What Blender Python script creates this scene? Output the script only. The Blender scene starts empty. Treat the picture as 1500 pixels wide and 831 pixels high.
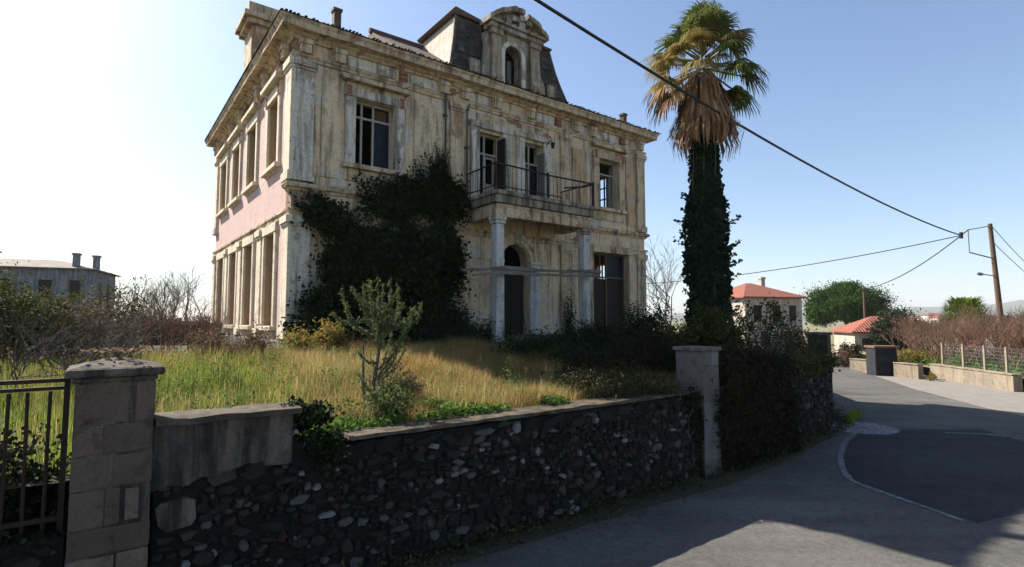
import bpy, bmesh, math, random
import numpy as np
from mathutils import Vector, Matrix, noise as mnoise
R = math.radians
rnd = random.Random(7)
nrg = np.random.default_rng(11)
scn = bpy.context.scene
COL = scn.collection

# ------------------------------------------------------------------ camera, sky, sun, exposure
EYE = 3.0
PITCH = math.atan(54.5 / 792.0)
cam_d = bpy.data.cameras.new("camera"); cam = bpy.data.objects.new("camera", cam_d); COL.objects.link(cam)
cam.location = (0, 0, EYE); cam.rotation_euler = (math.pi / 2 + PITCH, 0, 0)
cam_d.sensor_width = 36; cam_d.lens = 792.0 / 1500.0 * 36.0
cam_d.clip_start = 0.05; cam_d.clip_end = 9000
scn.camera = cam

SUN_EL = R(39.8)
SUN_DIR = Vector((-0.860 * math.cos(SUN_EL), 0.510 * math.cos(SUN_EL), math.sin(SUN_EL)))   # towards the sun
world = bpy.data.worlds.new("World"); scn.world = world; world.use_nodes = True
wn = world.node_tree.nodes; wl = world.node_tree.links
sky = wn.new("ShaderNodeTexSky"); sky.sky_type = 'NISHITA'; sky.sun_disc = False
sky.sun_elevation = SUN_EL; sky.sun_rotation = math.atan2(SUN_DIR.x, SUN_DIR.y)
sky.air_density = 1.0; sky.dust_density = 1.0; sky.ozone_density = 2.8; sky.altitude = 20
bg = wn["Background"]; bg.inputs[1].default_value = 0.078
wl.new(sky.outputs[0], bg.inputs[0])

sun_d = bpy.data.lights.new("sun", 'SUN'); sun_d.energy = 5.0; sun_d.angle = R(0.5); sun_d.color = (1.0, 0.93, 0.82)
sun = bpy.data.objects.new("sun", sun_d); COL.objects.link(sun)
sun.location = (-30, 20, 40); sun.rotation_euler = SUN_DIR.to_track_quat('Z', 'Y').to_euler()

scn.view_settings.view_transform = 'Standard'; scn.view_settings.look = 'None'
scn.view_settings.exposure = 1.32; scn.view_settings.gamma = 1.0
scn.cycles.max_bounces = 6; scn.cycles.transparent_max_bounces = 6

# ------------------------------------------------------------------ frames (all metres)
U = Vector((0.79628224, 0.60492528, 0)); V = Vector((-0.60492528, 0.79628224, 0)); ROT = math.atan2(U.y, U.x)
WALL0 = Vector((-1.812, 6.54, 0))          # a point on the front face of the garden wall; U runs along it, V into the garden
HOUSE0 = Vector((-5.92626, 14.3, 0))       # near corner of the mansion
HZ = 2.0                                   # ground level at the mansion

def W(t, y, z=0.0): return WALL0 + U * t + V * y + Vector((0, 0, z))
def Hs(x, y, z=0.0): return HOUSE0 + U * x + V * y + Vector((0, 0, z))
def to_wall(p):
    q = Vector((p[0], p[1], 0)) - WALL0
    return q.dot(U), q.dot(V)
def at(px, py, Y):
    a = (px - 750) / 792.0; b = (415.5 - py) / 792.0
    d = Vector((a, math.cos(PITCH) - b * math.sin(PITCH), math.sin(PITCH) + b * math.cos(PITCH)))
    return Vector((0, 0, EYE)) + d * (Y / d.y)
def sstep(a, b, x):
    k = min(1, max(0, (x - a) / (b - a))); return k * k * (3 - 2 * k)

# ------------------------------------------------------------------ materials
MATS = {}
def new_mat(name, rough=0.9, spec=0.3):
    m = bpy.data.materials.new(name); m.use_nodes = True
    nt = m.node_tree; b = nt.nodes["Principled BSDF"]
    b.inputs["Roughness"].default_value = rough
    b.inputs["Specular IOR Level"].default_value = spec
    MATS[name] = m
    return m, nt, b
def coord(nt, scale=None, kind="Object"):
    tc = nt.nodes.new("ShaderNodeTexCoord"); o = tc.outputs[kind]
    if scale is None: return o
    mp = nt.nodes.new("ShaderNodeMapping"); mp.inputs["Scale"].default_value = scale
    nt.links.new(o, mp.inputs[0]); return mp.outputs[0]
def nz(nt, vec, scale, detail=5, rough=0.55, dist=0.0):
    n = nt.nodes.new("ShaderNodeTexNoise"); n.inputs["Scale"].default_value = scale; n.inputs["Detail"].default_value = detail
    n.inputs["Roughness"].default_value = rough; n.inputs["Distortion"].default_value = dist
    if vec is not None: nt.links.new(vec, n.inputs["Vector"])
    return n.outputs["Fac"]
def vor(nt, vec, scale, feat='F1'):
    n = nt.nodes.new("ShaderNodeTexVoronoi"); n.feature = feat; n.inputs["Scale"].default_value = scale
    nt.links.new(vec, n.inputs["Vector"]); return n.outputs["Distance"]
def ramp(nt, fac, stops, interp='LINEAR'):
    r = nt.nodes.new("ShaderNodeValToRGB"); r.color_ramp.interpolation = interp
    e = r.color_ramp.elements
    while len(e) > 1: e.remove(e[-1])
    for i, (p, c) in enumerate(stops):
        k = e[0] if i == 0 else e.new(p)
        k.position = p
        k.color = (c, c, c, 1) if isinstance(c, (int, float)) else (*c, 1)
    nt.links.new(fac, r.inputs[0]); return r.outputs[0]
def mix(nt, fac, a, b, mode='MIX'):
    n = nt.nodes.new("ShaderNodeMix"); n.data_type = 'RGBA'; n.blend_type = mode
    for idx, val in ((0, fac), (6, a), (7, b)):
        s = n.inputs[idx]
        if hasattr(val, "is_linked"): nt.links.new(val, s)
        elif idx == 0: s.default_value = val
        else: s.default_value = (*val, 1) if not isinstance(val, (int, float)) else (val, val, val, 1)
    return n.outputs[2]
def bump(nt, b, h, strength=0.5, dist=0.02):
    n = nt.nodes.new("ShaderNodeBump"); n.inputs["Strength"].default_value = strength; n.inputs["Distance"].default_value = dist
    nt.links.new(h, n.inputs["Height"]); nt.links.new(n.outputs[0], b.inputs["Normal"])
def col(nt, b, c):
    if hasattr(c, "is_linked"): nt.links.new(c, b.inputs["Base Color"])
    else: b.inputs["Base Color"].default_value = (*c, 1)
def objrandom(nt):
    return nt.nodes.new("ShaderNodeObjectInfo").outputs["Random"]
def island(nt):
    return nt.nodes.new("ShaderNodeNewGeometry").outputs["Random Per Island"]

def plaster(name, a, b_, patch, stain, p_lo=0.54, p_hi=0.58, s_amt=0.75, streak=0.45):
    m, nt, b = new_mat(name, 0.92, 0.2)
    v = coord(nt)
    c = mix(nt, ramp(nt, nz(nt, v, 0.7, 6), [(0.36, 0.0), (0.64, 1.0)]), a, b_)
    pf = ramp(nt, nz(nt, v, 1.1, 9, 0.62, 0.5), [(p_lo, 0.0), (p_hi, 1.0)])
    c = mix(nt, pf, c, patch)
    vs = coord(nt, (3.6, 3.6, 0.34))
    sf = ramp(nt, nz(nt, vs, 1.3, 8, 0.65, 0.2), [(streak, 0.0), (streak + 0.16, s_amt)])
    c = mix(nt, sf, c, stain)
    bl = ramp(nt, nz(nt, v, 2.7, 9, 0.7), [(0.55, 0.0), (0.70, 0.6)])
    c = mix(nt, bl, c, tuple(x * 0.6 for x in stain))
    g = nz(nt, v, 22, 6, 0.7)
    c = mix(nt, 1.0, c, ramp(nt, g, [(0.3, 0.72), (0.7, 1.1)]), 'MULTIPLY')
    wr = nz(nt, v, 2.3, 10, 0.75, 1.2)
    c = mix(nt, ramp(nt, wr, [(0.485, 0.0), (0.5, 0.55), (0.515, 0.0)]), c, tuple(x * 0.7 for x in stain))
    col(nt, b, c)
    bump(nt, b, mix(nt, 0.5, pf, g), 0.6, 0.03)
    return m
plaster("cream_plaster", (0.74, 0.575, 0.37), (0.65, 0.52, 0.36), (0.62, 0.57, 0.49), (0.13, 0.10, 0.07), 0.53, 0.57, 0.8, 0.49)
plaster("ochre_plaster", (0.60, 0.42, 0.25), (0.50, 0.36, 0.22), (0.50, 0.43, 0.35), (0.13, 0.085, 0.05), 0.54, 0.57, 0.8, 0.49)
plaster("pink_plaster", (0.64, 0.44, 0.39), (0.60, 0.43, 0.38), (0.58, 0.50, 0.43), (0.32, 0.23, 0.18), 0.60, 0.66, 0.4, 0.58)
plaster("pale_trim", (0.70, 0.66, 0.58), (0.60, 0.54, 0.44), (0.40, 0.34, 0.26), (0.14, 0.12, 0.095), 0.55, 0.58, 0.85, 0.47)
plaster("cornice_trim", (0.67, 0.535, 0.36), (0.54, 0.42, 0.285), (0.39, 0.25, 0.15), (0.11, 0.082, 0.055), 0.56, 0.60, 0.82, 0.48)
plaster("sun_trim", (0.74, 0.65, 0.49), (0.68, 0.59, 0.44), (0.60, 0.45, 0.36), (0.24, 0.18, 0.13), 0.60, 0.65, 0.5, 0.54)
plaster("white_column", (0.62, 0.62, 0.60), (0.55, 0.54, 0.50), (0.42, 0.40, 0.37), (0.17, 0.16, 0.14), 0.60, 0.64, 0.7, 0.5)
plaster("balcony_stone", (0.40, 0.35, 0.27), (0.32, 0.28, 0.22), (0.42, 0.39, 0.34), (0.07, 0.06, 0.045), 0.56, 0.62, 0.85, 0.42)
plaster("concrete", (0.17, 0.155, 0.13), (0.14, 0.128, 0.108), (0.20, 0.185, 0.16), (0.045, 0.04, 0.035), 0.56, 0.62, 0.8, 0.45)
plaster("wall_render", (0.150, 0.125, 0.098), (0.120, 0.098, 0.078), (0.07, 0.055, 0.043), (0.016, 0.014, 0.013), 0.55, 0.62, 0.85, 0.42)
plaster("coping_stone", (0.13, 0.10, 0.07), (0.09, 0.072, 0.05), (0.07, 0.055, 0.038), (0.03, 0.026, 0.02), 0.54, 0.6)
plaster("dormer_stone", (0.40, 0.33, 0.24), (0.32, 0.26, 0.19), (0.44, 0.40, 0.34), (0.08, 0.06, 0.045), 0.54, 0.58, 0.85, 0.45)
plaster("grey_house", (0.28, 0.27, 0.27), (0.23, 0.225, 0.23), (0.32, 0.31, 0.30), (0.09, 0.09, 0.09))
plaster("far_cream", (0.52, 0.44, 0.36), (0.48, 0.40, 0.32), (0.50, 0.46, 0.40), (0.30, 0.25, 0.2))
plaster("dry_wall", (0.30, 0.245, 0.18), (0.25, 0.205, 0.15), (0.22, 0.185, 0.145), (0.11, 0.09, 0.065), 0.55, 0.6, 0.6, 0.5)

def simple(name, a, b_, scale=6, rough=0.85, bmp=0.4, spec=0.3, metal=0.0, grain=None):
    m, nt, b = new_mat(name, rough, spec)
    v = coord(nt, grain) if grain else coord(nt)
    n = nz(nt, v, scale, 7, 0.65)
    col(nt, b, mix(nt, ramp(nt, n, [(0.3, 0.0), (0.7, 1.0)]), a, b_))
    b.inputs["Metallic"].default_value = metal
    if bmp: bump(nt, b, nz(nt, v, scale * 4, 5), bmp, 0.01)
    return m
simple("rusty_iron", (0.022, 0.014, 0.011), (0.042, 0.022, 0.014), 9, 0.8)
simple("dark_wood", (0.018, 0.013, 0.010), (0.034, 0.024, 0.017), 5, 0.8, grain=(6, 6, 0.6))
simple("brown_wood", (0.10, 0.055, 0.03), (0.17, 0.10, 0.055), 5, 0.8, grain=(6, 6, 0.6))
simple("old_white_paint", (0.42, 0.40, 0.36), (0.26, 0.23, 0.19), 7, 0.7, grain=(5, 5, 0.8))
simple("grey_shutter", (0.20, 0.19, 0.18), (0.13, 0.12, 0.11), 7, 0.8, grain=(5, 5, 0.8))
simple("tan_shutter", (0.40, 0.29, 0.18), (0.30, 0.20, 0.12), 5, 0.8, grain=(5, 5, 0.7))
simple("grey_timber", (0.26, 0.22, 0.18), (0.07, 0.055, 0.045), 3, 0.9, grain=(0.6, 5, 5))
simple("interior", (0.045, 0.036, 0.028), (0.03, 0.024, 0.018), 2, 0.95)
simple("red_brick", (0.28, 0.145, 0.085), (0.20, 0.10, 0.06), 12, 0.9)
simple("slate", (0.14, 0.112, 0.092), (0.055, 0.046, 0.042), 2.2, 0.8, 0.9)
simple("dark_tile", (0.13, 0.082, 0.06), (0.07, 0.05, 0.04), 4, 0.9)
simple("pale_sunlit", (0.48, 0.45, 0.41), (0.34, 0.22, 0.13), 2.2, 0.85, grain=(4, 4, 0.5))  # left mansard side: its sunlight is put into this pale, streaked colour
simple("mortar", (0.015, 0.012, 0.0105), (0.007, 0.006, 0.0055), 5, 1.0, 1.0)
simple("soil", (0.055, 0.045, 0.025), (0.035, 0.035, 0.016), 4, 1.0, 0.8)
simple("dusty_ground", (0.22, 0.20, 0.175), (0.165, 0.15, 0.13), 1.5, 1.0, 0.5)
simple("far_ground", (0.13, 0.14, 0.06), (0.19, 0.16, 0.09), 0.15, 1.0, 0.0)
simple("bark", (0.07, 0.055, 0.042), (0.11, 0.09, 0.07), 8, 0.95, 0.7, grain=(3, 3, 0.6))
simple("pale_bark", (0.17, 0.145, 0.12), (0.11, 0.09, 0.075), 8, 0.95, 0.5)
simple("red_twig", (0.19, 0.105, 0.072), (0.13, 0.075, 0.052), 3, 0.95, 0.0)
simple("pole_wood", (0.13, 0.085, 0.055), (0.09, 0.06, 0.04), 4, 0.9, 0.4, grain=(4, 4, 0.4))
simple("cable", (0.012, 0.012, 0.014), (0.018, 0.018, 0.02), 5, 0.6, 0.0)
simple("galvanised", (0.30, 0.31, 0.32), (0.22, 0.23, 0.24), 6, 0.5, 0.0, 0.5, 0.6)
simple("hill", (0.07, 0.085, 0.05), (0.10, 0.10, 0.065), 0.004, 1.0, 0.0)
simple("white_wall", (0.72, 0.70, 0.66), (0.62, 0.58, 0.52), 2, 0.9, 0.0)
simple("pink_cover", (0.36, 0.17, 0.17), (0.26, 0.11, 0.12), 4, 0.8, 0.0)

def glass():
    m, nt, b = new_mat("old_glass", 0.4, 0.12)
    v = coord(nt)
    col(nt, b, ramp(nt, nz(nt, v, 1.5, 4), [(0.4, (0.006, 0.007, 0.012)), (0.65, (0.014, 0.016, 0.028))]))
    bump(nt, b, nz(nt, v, 3, 2), 0.15, 0.02)
glass()
def slates():
    m, nt, b = new_mat("slate_tile", 0.8, 0.3)
    c = ramp(nt, island(nt), [(0.0, (0.045, 0.038, 0.034)), (0.35, (0.08, 0.066, 0.056)), (0.6, (0.11, 0.088, 0.07)), (0.85, (0.065, 0.06, 0.058)), (1.0, (0.17, 0.145, 0.12))])
    v = coord(nt); c = mix(nt, 0.9, c, ramp(nt, nz(nt, v, 1.7, 7, 0.7), [(0.35, 0.45), (0.65, 1.35)]), 'MULTIPLY')
    col(nt, b, c); bump(nt, b, nz(nt, v, 18, 5), 0.6, 0.02)
slates()

def tiles(name, a, b_, along):
    m, nt, b = new_mat(name, 0.85, 0.25)
    v = coord(nt)
    w = nt.nodes.new("ShaderNodeTexWave"); w.wave_type = 'BANDS'; w.bands_direction = along; w.inputs["Scale"].default_value = 1.4
    nt.links.new(v, w.inputs["Vector"])
    c = mix(nt, ramp(nt, nz(nt, v, 1.2, 6), [(0.35, 0.0), (0.65, 1.0)]), a, b_)
    c = mix(nt, 0.35, c, ramp(nt, nz(nt, v, 9, 4), [(0.3, 0.5), (0.7, 1.2)]), 'MULTIPLY')
    col(nt, b, c); bump(nt, b, w.outputs["Fac"], 0.8, 0.08)
tiles("red_tiles", (0.30, 0.095, 0.06), (0.23, 0.085, 0.06), 'X')
tiles("grey_tiles", (0.28, 0.235, 0.19), (0.20, 0.17, 0.145), 'X')

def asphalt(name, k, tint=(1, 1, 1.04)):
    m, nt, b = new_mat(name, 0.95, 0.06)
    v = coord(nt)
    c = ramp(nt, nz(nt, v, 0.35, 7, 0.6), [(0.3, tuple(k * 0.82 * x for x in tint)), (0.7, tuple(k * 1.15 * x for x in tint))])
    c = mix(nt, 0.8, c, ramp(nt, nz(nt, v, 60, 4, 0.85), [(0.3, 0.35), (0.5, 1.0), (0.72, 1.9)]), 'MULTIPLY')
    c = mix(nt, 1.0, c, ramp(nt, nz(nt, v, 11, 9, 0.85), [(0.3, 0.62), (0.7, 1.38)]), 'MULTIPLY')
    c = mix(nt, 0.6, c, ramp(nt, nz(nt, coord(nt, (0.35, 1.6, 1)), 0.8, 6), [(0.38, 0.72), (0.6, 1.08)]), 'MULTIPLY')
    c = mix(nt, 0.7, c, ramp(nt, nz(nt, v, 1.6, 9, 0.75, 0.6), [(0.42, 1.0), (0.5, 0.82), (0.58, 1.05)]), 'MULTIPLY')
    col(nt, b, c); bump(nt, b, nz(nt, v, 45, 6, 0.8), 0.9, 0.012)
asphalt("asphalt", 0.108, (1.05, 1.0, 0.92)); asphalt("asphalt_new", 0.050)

def worn_paint(name, a):
    m, nt, b = new_mat(name, 0.8, 0.3)
    v = coord(nt)
    f = ramp(nt, nz(nt, v, 7, 8, 0.75), [(0.40, 0.0), (0.58, 1.0)])
    col(nt, b, mix(nt, f, a, (0.055, 0.055, 0.057)))
worn_paint("worn_paint", (0.21, 0.21, 0.21))
worn_paint("cursor_pale", (0.30, 0.29, 0.27))

def stones(name, src):
    m, nt, b = new_mat(name, 0.88, 0.25)
    rv = objrandom(nt) if src == 'obj' else island(nt)
    c = ramp(nt, rv, [(0.0, (0.016, 0.013, 0.012)), (0.25, (0.028, 0.022, 0.019)), (0.50, (0.021, 0.019, 0.019)),
                      (0.66, (0.038, 0.031, 0.025)), (0.80, (0.068, 0.060, 0.052)), (0.87, (0.060, 0.028, 0.018)), (0.895, (0.11, 0.104, 0.10)), (0.965, (0.24, 0.23, 0.222))], 'CONSTANT')
    v = coord(nt, None, "Object") if src != 'obj' else coord(nt, None, "Generated")
    g = nz(nt, v, 5 if src == 'obj' else 14, 7, 0.7)
    c = mix(nt, 1.0, c, ramp(nt, g, [(0.3, 0.4), (0.7, 0.95)]), 'MULTIPLY')
    col(nt, b, c); bump(nt, b, g, 0.8, 0.02)
stones("wall_stone", 'obj'); stones("wall_rubble", 'island')

def block_stone(name, a, b_, dark):
    m, nt, b = new_mat(name, 0.92, 0.2)
    v = coord(nt)
    c = mix(nt, ramp(nt, nz(nt, v, 1.8, 7), [(0.35, 0.0), (0.65, 1.0)]), a, b_)
    c = mix(nt, ramp(nt, nz(nt, v, 4.2, 8, 0.7, 0.3), [(0.52, 0.0), (0.66, 0.8)]), c, dark)
    c = mix(nt, ramp(nt, objrandom(nt), [(0, 0.0), (1, 0.62)]), c, tuple(x * 0.9 for x in dark))
    g = nz(nt, v, 30, 6, 0.7)
    c = mix(nt, 1.0, c, ramp(nt, g, [(0.3, 0.7), (0.7, 1.12)]), 'MULTIPLY')
    col(nt, b, c); bump(nt, b, g, 0.6, 0.015)
block_stone("pillar_stone", (0.20, 0.158, 0.122), (0.145, 0.108, 0.080), (0.050, 0.034, 0.024))
block_stone("pillar_pale", (0.22, 0.215, 0.21), (0.17, 0.15, 0.13), (0.075, 0.06, 0.048))
block_stone("dark_block", (0.030, 0.032, 0.038), (0.040, 0.040, 0.045), (0.015, 0.015, 0.018))
block_stone("pillar_brown", (0.06, 0.046, 0.037), (0.08, 0.062, 0.05), (0.03, 0.022, 0.018))

def leafmat(name, stops, transl=0.3, rough=0.6, scale=0.9, patch=None):
    m, nt, b = new_mat(name, max(rough, 0.75), 0.08)
    c = ramp(nt, island(nt), stops)
    v = coord(nt)
    if patch: c = mix(nt, ramp(nt, nz(nt, v, 0.75, 5, 0.65), [(0.44, 0.0), (0.60, 0.85)]), c, patch)
    c = mix(nt, 0.75, c, ramp(nt, nz(nt, v, scale, 4), [(0.3, 0.6), (0.7, 1.3)]), 'MULTIPLY')
    col(nt, b, c)
    if transl:
        tr = nt.nodes.new("ShaderNodeBsdfTranslucent"); mx = nt.nodes.new("ShaderNodeMixShader")
        nt.links.new(c, tr.inputs[0]); mx.inputs[0].default_value = transl
        nt.links.new(b.outputs[0], mx.inputs[1]); nt.links.new(tr.outputs[0], mx.inputs[2])
        nt.links.new(mx.outputs[0], nt.nodes["Material Output"].inputs[0])
leafmat("ivy_dark", [(0, (0.010, 0.016, 0.007)), (0.6, (0.016, 0.025, 0.010)), (0.9, (0.026, 0.040, 0.015)), (1, (0.05, 0.07, 0.024))], 0.12, 0.55)
leafmat("ivy_trunk", [(0, (0.009, 0.022, 0.012)), (0.6, (0.014, 0.032, 0.015)), (1, (0.026, 0.046, 0.020))], 0.15, 0.5)
leafmat("bramble", [(0, (0.018, 0.019, 0.010)), (0.5, (0.028, 0.026, 0.013)), (0.8, (0.040, 0.022, 0.014)), (1, (0.032, 0.045, 0.016))], 0.2)
leafmat("green_weed", [(0, (0.06, 0.115, 0.022)), (0.6, (0.09, 0.17, 0.03)), (1, (0.13, 0.20, 0.05))], 0.4)
leafmat("grass_mix", [(0, (0.10, 0.13, 0.028)), (0.30, (0.21, 0.20, 0.06)), (0.55, (0.32, 0.25, 0.10)), (0.8, (0.52, 0.42, 0.20)), (1, (0.34, 0.24, 0.10))], 0.5, 0.7, 1.6, (0.38, 0.24, 0.095))
leafmat("grass_green", [(0, (0.07, 0.12, 0.02)), (0.5, (0.13, 0.18, 0.035)), (1, (0.34, 0.33, 0.08))], 0.5, 0.7, 1.6, (0.22, 0.31, 0.035))
leafmat("grass_dull", [(0, (0.022, 0.030, 0.012)), (0.5, (0.05, 0.05, 0.02)), (1, (0.11, 0.095, 0.045))], 0.3, 0.7, 0.6)
leafmat("yellow_bush", [(0, (0.13, 0.14, 0.03)), (0.5, (0.22, 0.19, 0.05)), (1, (0.30, 0.17, 0.05))], 0.4)
leafmat("dry_leaf", [(0, (0.10, 0.065, 0.04)), (0.6, (0.16, 0.10, 0.06)), (1, (0.20, 0.15, 0.09))], 0.3)
leafmat("sapling_leaf", [(0, (0.065, 0.095, 0.034)), (0.6, (0.105, 0.14, 0.048)), (1, (0.17, 0.20, 0.07))], 0.3)
leafmat("olive_leaf", [(0, (0.030, 0.036, 0.013)), (0.6, (0.062, 0.068, 0.020)), (1, (0.14, 0.14, 0.035))], 0.3)
leafmat("pine_leaf", [(0, (0.024, 0.055, 0.010)), (0.6, (0.042, 0.085, 0.014)), (1, (0.075, 0.12, 0.02))], 0.15)
leafmat("dark_tree", [(0, (0.014, 0.028, 0.014)), (1, (0.03, 0.045, 0.018))], 0.15)
leafmat("bright_tree", [(0, (0.07, 0.12, 0.012)), (1, (0.19, 0.22, 0.03))], 0.35)
leafmat("pink_bloom", [(0, (0.30, 0.12, 0.12)), (1, (0.42, 0.22, 0.22))], 0.2)
leafmat("white_bloom", [(0, (0.45, 0.40, 0.38)), (1, (0.62, 0.58, 0.56))], 0.2)
leafmat("palm_green", [(0, (0.07, 0.10, 0.024)), (0.6, (0.12, 0.145, 0.036)), (1, (0.20, 0.19, 0.06))], 0.3, 0.5)
leafmat("palm_yellow", [(0, (0.15, 0.14, 0.04)), (0.6, (0.24, 0.18, 0.06)), (1, (0.30, 0.19, 0.07))], 0.35, 0.6)
leafmat("palm_dead", [(0, (0.20, 0.115, 0.06)), (0.6, (0.34, 0.205, 0.11)), (1, (0.46, 0.31, 0.18))], 0.25, 0.8)

# ------------------------------------------------------------------ objects and meshes
def tag(o, label, cat, group=None):
    o['label'] = label; o['category'] = cat
    if group: o['group'] = group
    return o
def thing(name, label, cat, loc=(0, 0, 0), rotz=0.0, group=None):
    o = bpy.data.objects.new(name, None); COL.objects.link(o)
    o.location = loc; o.rotation_euler = (0, 0, rotz); o.empty_display_size = 0.3
    return tag(o, label, cat, group)
def link(name, me, parent=None, loc=None, rot=None, scale=None):
    o = bpy.data.objects.new(name, me); COL.objects.link(o)
    if parent is not None: o.parent = parent
    if loc is not None: o.location = loc
    if rot is not None: o.rotation_euler = rot
    if scale is not None: o.scale = scale
    return o
def copy_tree(o, parent=None):
    c = o.copy(); COL.objects.link(c)
    if parent is not None: c.parent = parent
    for ch in o.children: copy_tree(ch, c)
    return c

class MB:
    def __init__(s): s.v = []; s.f = []
    def add(s, vs, fs, T=None):
        n = len(s.v)
        s.v += [tuple(T(*p)) if T else tuple(p) for p in vs]
        s.f += [tuple(i + n for i in f) for f in fs]; return s
    def box(s, a, b, T=None):
        x0, y0, z0 = a; x1, y1, z1 = b
        return s.add([(x0, y0, z0), (x1, y0, z0), (x1, y1, z0), (x0, y1, z0), (x0, y0, z1), (x1, y0, z1), (x1, y1, z1), (x0, y1, z1)],
              [(0, 3, 2, 1), (4, 5, 6, 7), (0, 1, 5, 4), (1, 2, 6, 5), (2, 3, 7, 6), (3, 0, 4, 7)], T)
    def prism(s, poly, d0, d1, T=None):          # poly in (s, z), extruded along the middle axis
        n = len(poly)
        vs = [(p[0], d0, p[1]) for p in poly] + [(p[0], d1, p[1]) for p in poly]
        fs = [tuple(range(n)), tuple(range(2 * n - 1, n - 1, -1))] + [(i, i + n, (i + 1) % n + n, (i + 1) % n) for i in range(n)]
        return s.add(vs, fs, T)
    def tube(s, pts, r, n=6, cap=True):
        pts = [Vector(p) for p in pts]; m = len(pts)
        rs = r if isinstance(r, (list, tuple)) else [r] * m
        base = len(s.v)
        for i, p in enumerate(pts):
            d = (pts[min(i + 1, m - 1)] - pts[max(i - 1, 0)])
            d = d.normalized() if d.length > 1e-9 else Vector((0, 0, 1))
            a = d.cross(Vector((0, 0, 1)) if abs(d.z) < 0.95 else Vector((1, 0, 0))).normalized(); b = d.cross(a)
            for k in range(n):
                an = 2 * math.pi * k / n
                s.v.append(tuple(p + (a * math.cos(an) + b * math.sin(an)) * rs[i]))
        for i in range(m - 1):
            for k in range(n):
                k2 = (k + 1) % n
                s.f.append((base + i * n + k, base + i * n + k2, base + (i + 1) * n + k2, base + (i + 1) * n + k))
        if cap and n > 2:
            s.f.append(tuple(base + k for k in range(n))[::-1]); s.f.append(tuple(base + (m - 1) * n + k for k in range(n)))
        return s
    def mesh(s, name, mat, off=(0, 0, 0), smooth=False, recalc=True):
        me = bpy.data.meshes.new(name)
        me.from_pydata([(p[0] - off[0], p[1] - off[1], p[2] - off[2]) for p in s.v], [], s.f)
        if recalc:
            bm = bmesh.new(); bm.from_mesh(me); bmesh.ops.recalc_face_normals(bm, faces=bm.faces); bm.to_mesh(me); bm.free()
        if smooth: me.polygons.foreach_set("use_smooth", [True] * len(me.polygons))
        for m in (mat if isinstance(mat, (list, tuple)) else [mat]): me.materials.append(MATS[m])
        me.update(); return me
    def build(s, name, mat, parent=None, off=(0, 0, 0), smooth=False, bevel=0.0, recalc=True):
        o = link(name, s.mesh(name, mat, off, smooth, recalc), parent)
        if bevel:
            bv = o.modifiers.new("bevel", 'BEVEL'); bv.width = bevel; bv.segments = 2; bv.limit_method = 'ANGLE'; bv.angle_limit = R(40)
        return o

def np_mesh(name, verts, k, mat, smooth=False):
    """verts (n*k,3): n loose polygons of k corners"""
    verts = np.asarray(verts, np.float32); nv = len(verts); nf = nv // k
    me = bpy.data.meshes.new(name)
    me.vertices.add(nv); me.vertices.foreach_set("co", verts.ravel())
    me.loops.add(nv); me.loops.foreach_set("vertex_index", np.arange(nv, dtype=np.int32))
    me.polygons.add(nf); me.polygons.foreach_set("loop_start", np.arange(0, nv, k, dtype=np.int32))
    me.polygons.foreach_set("loop_total", np.full(nf, k, np.int32))
    me.materials.append(MATS[mat]); me.update(calc_edges=True); return me

def unit(a): return a / np.maximum(np.linalg.norm(a, axis=-1, keepdims=True), 1e-9)
def leaf_quads(pts, size, asp=0.62, flat=0.0, hang=0.0):
    n = len(pts)
    a = nrg.normal(size=(n, 3)); a[:, 2] = a[:, 2] * (1 - flat) - hang; a = unit(a)
    w = nrg.normal(size=(n, 3)); b = unit(np.cross(a, w))
    s = (size * nrg.uniform(0.55, 1.35, n))[:, None]
    nrm = np.cross(a, b) * s * 0.12
    out = np.stack([pts - a * s * .5, pts + b * s * asp * .5 + nrm, pts + a * s * .5, pts - b * s * asp * .5 + nrm], 1)
    return out.reshape(-1, 3)
def cloud(blobs, n, clumps=16, spread=0.26, inner=0.5):
    vol = np.array([(b[3] * b[4] * b[5]) ** (2 / 3) for b in blobs]); cnt = (n * vol / vol.sum()).astype(int)
    res = []
    for b, c in zip(blobs, cnt):
        cd = unit(nrg.normal(size=(clumps, 3))) * nrg.uniform(inner, 0.98, (clumps, 1))
        p = cd[nrg.integers(0, clumps, c)] + nrg.normal(size=(c, 3)) * spread * nrg.uniform(.5, 1.2, (c, 1))
        res.append(np.array(b[:3]) + p * np.array(b[3:6]))
    return np.concatenate(res)

def twig(mb, p, d, L, r, depth, spread=0.5, kids=3, up=0.15, n=3, rg=rnd, tips=None):
    p = Vector(p); d = Vector(d).normalized()
    bend = Vector((rg.gauss(0, .25), rg.gauss(0, .25), rg.gauss(0, .15) + up * .5))
    m = p + d * L * .5; e = m + (d + bend).normalized() * L * .5
    mb.tube([p, m, e], [r, r * .8, r * .55], n, False)
    if tips is not None and depth <= 1: tips.append(m); tips.append(e)
    if depth > 0:
        for k in range(kids):
            q = p + (e - p) * rg.uniform(.45, 1.0)
            nd = (d + Vector((rg.gauss(0, spread), rg.gauss(0, spread), rg.gauss(0, spread * .7) + up))).normalized()
            twig(mb, q, nd, L * rg.uniform(.5, .8), r * .55, depth - 1, spread, kids, up, n, rg, tips)

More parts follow.
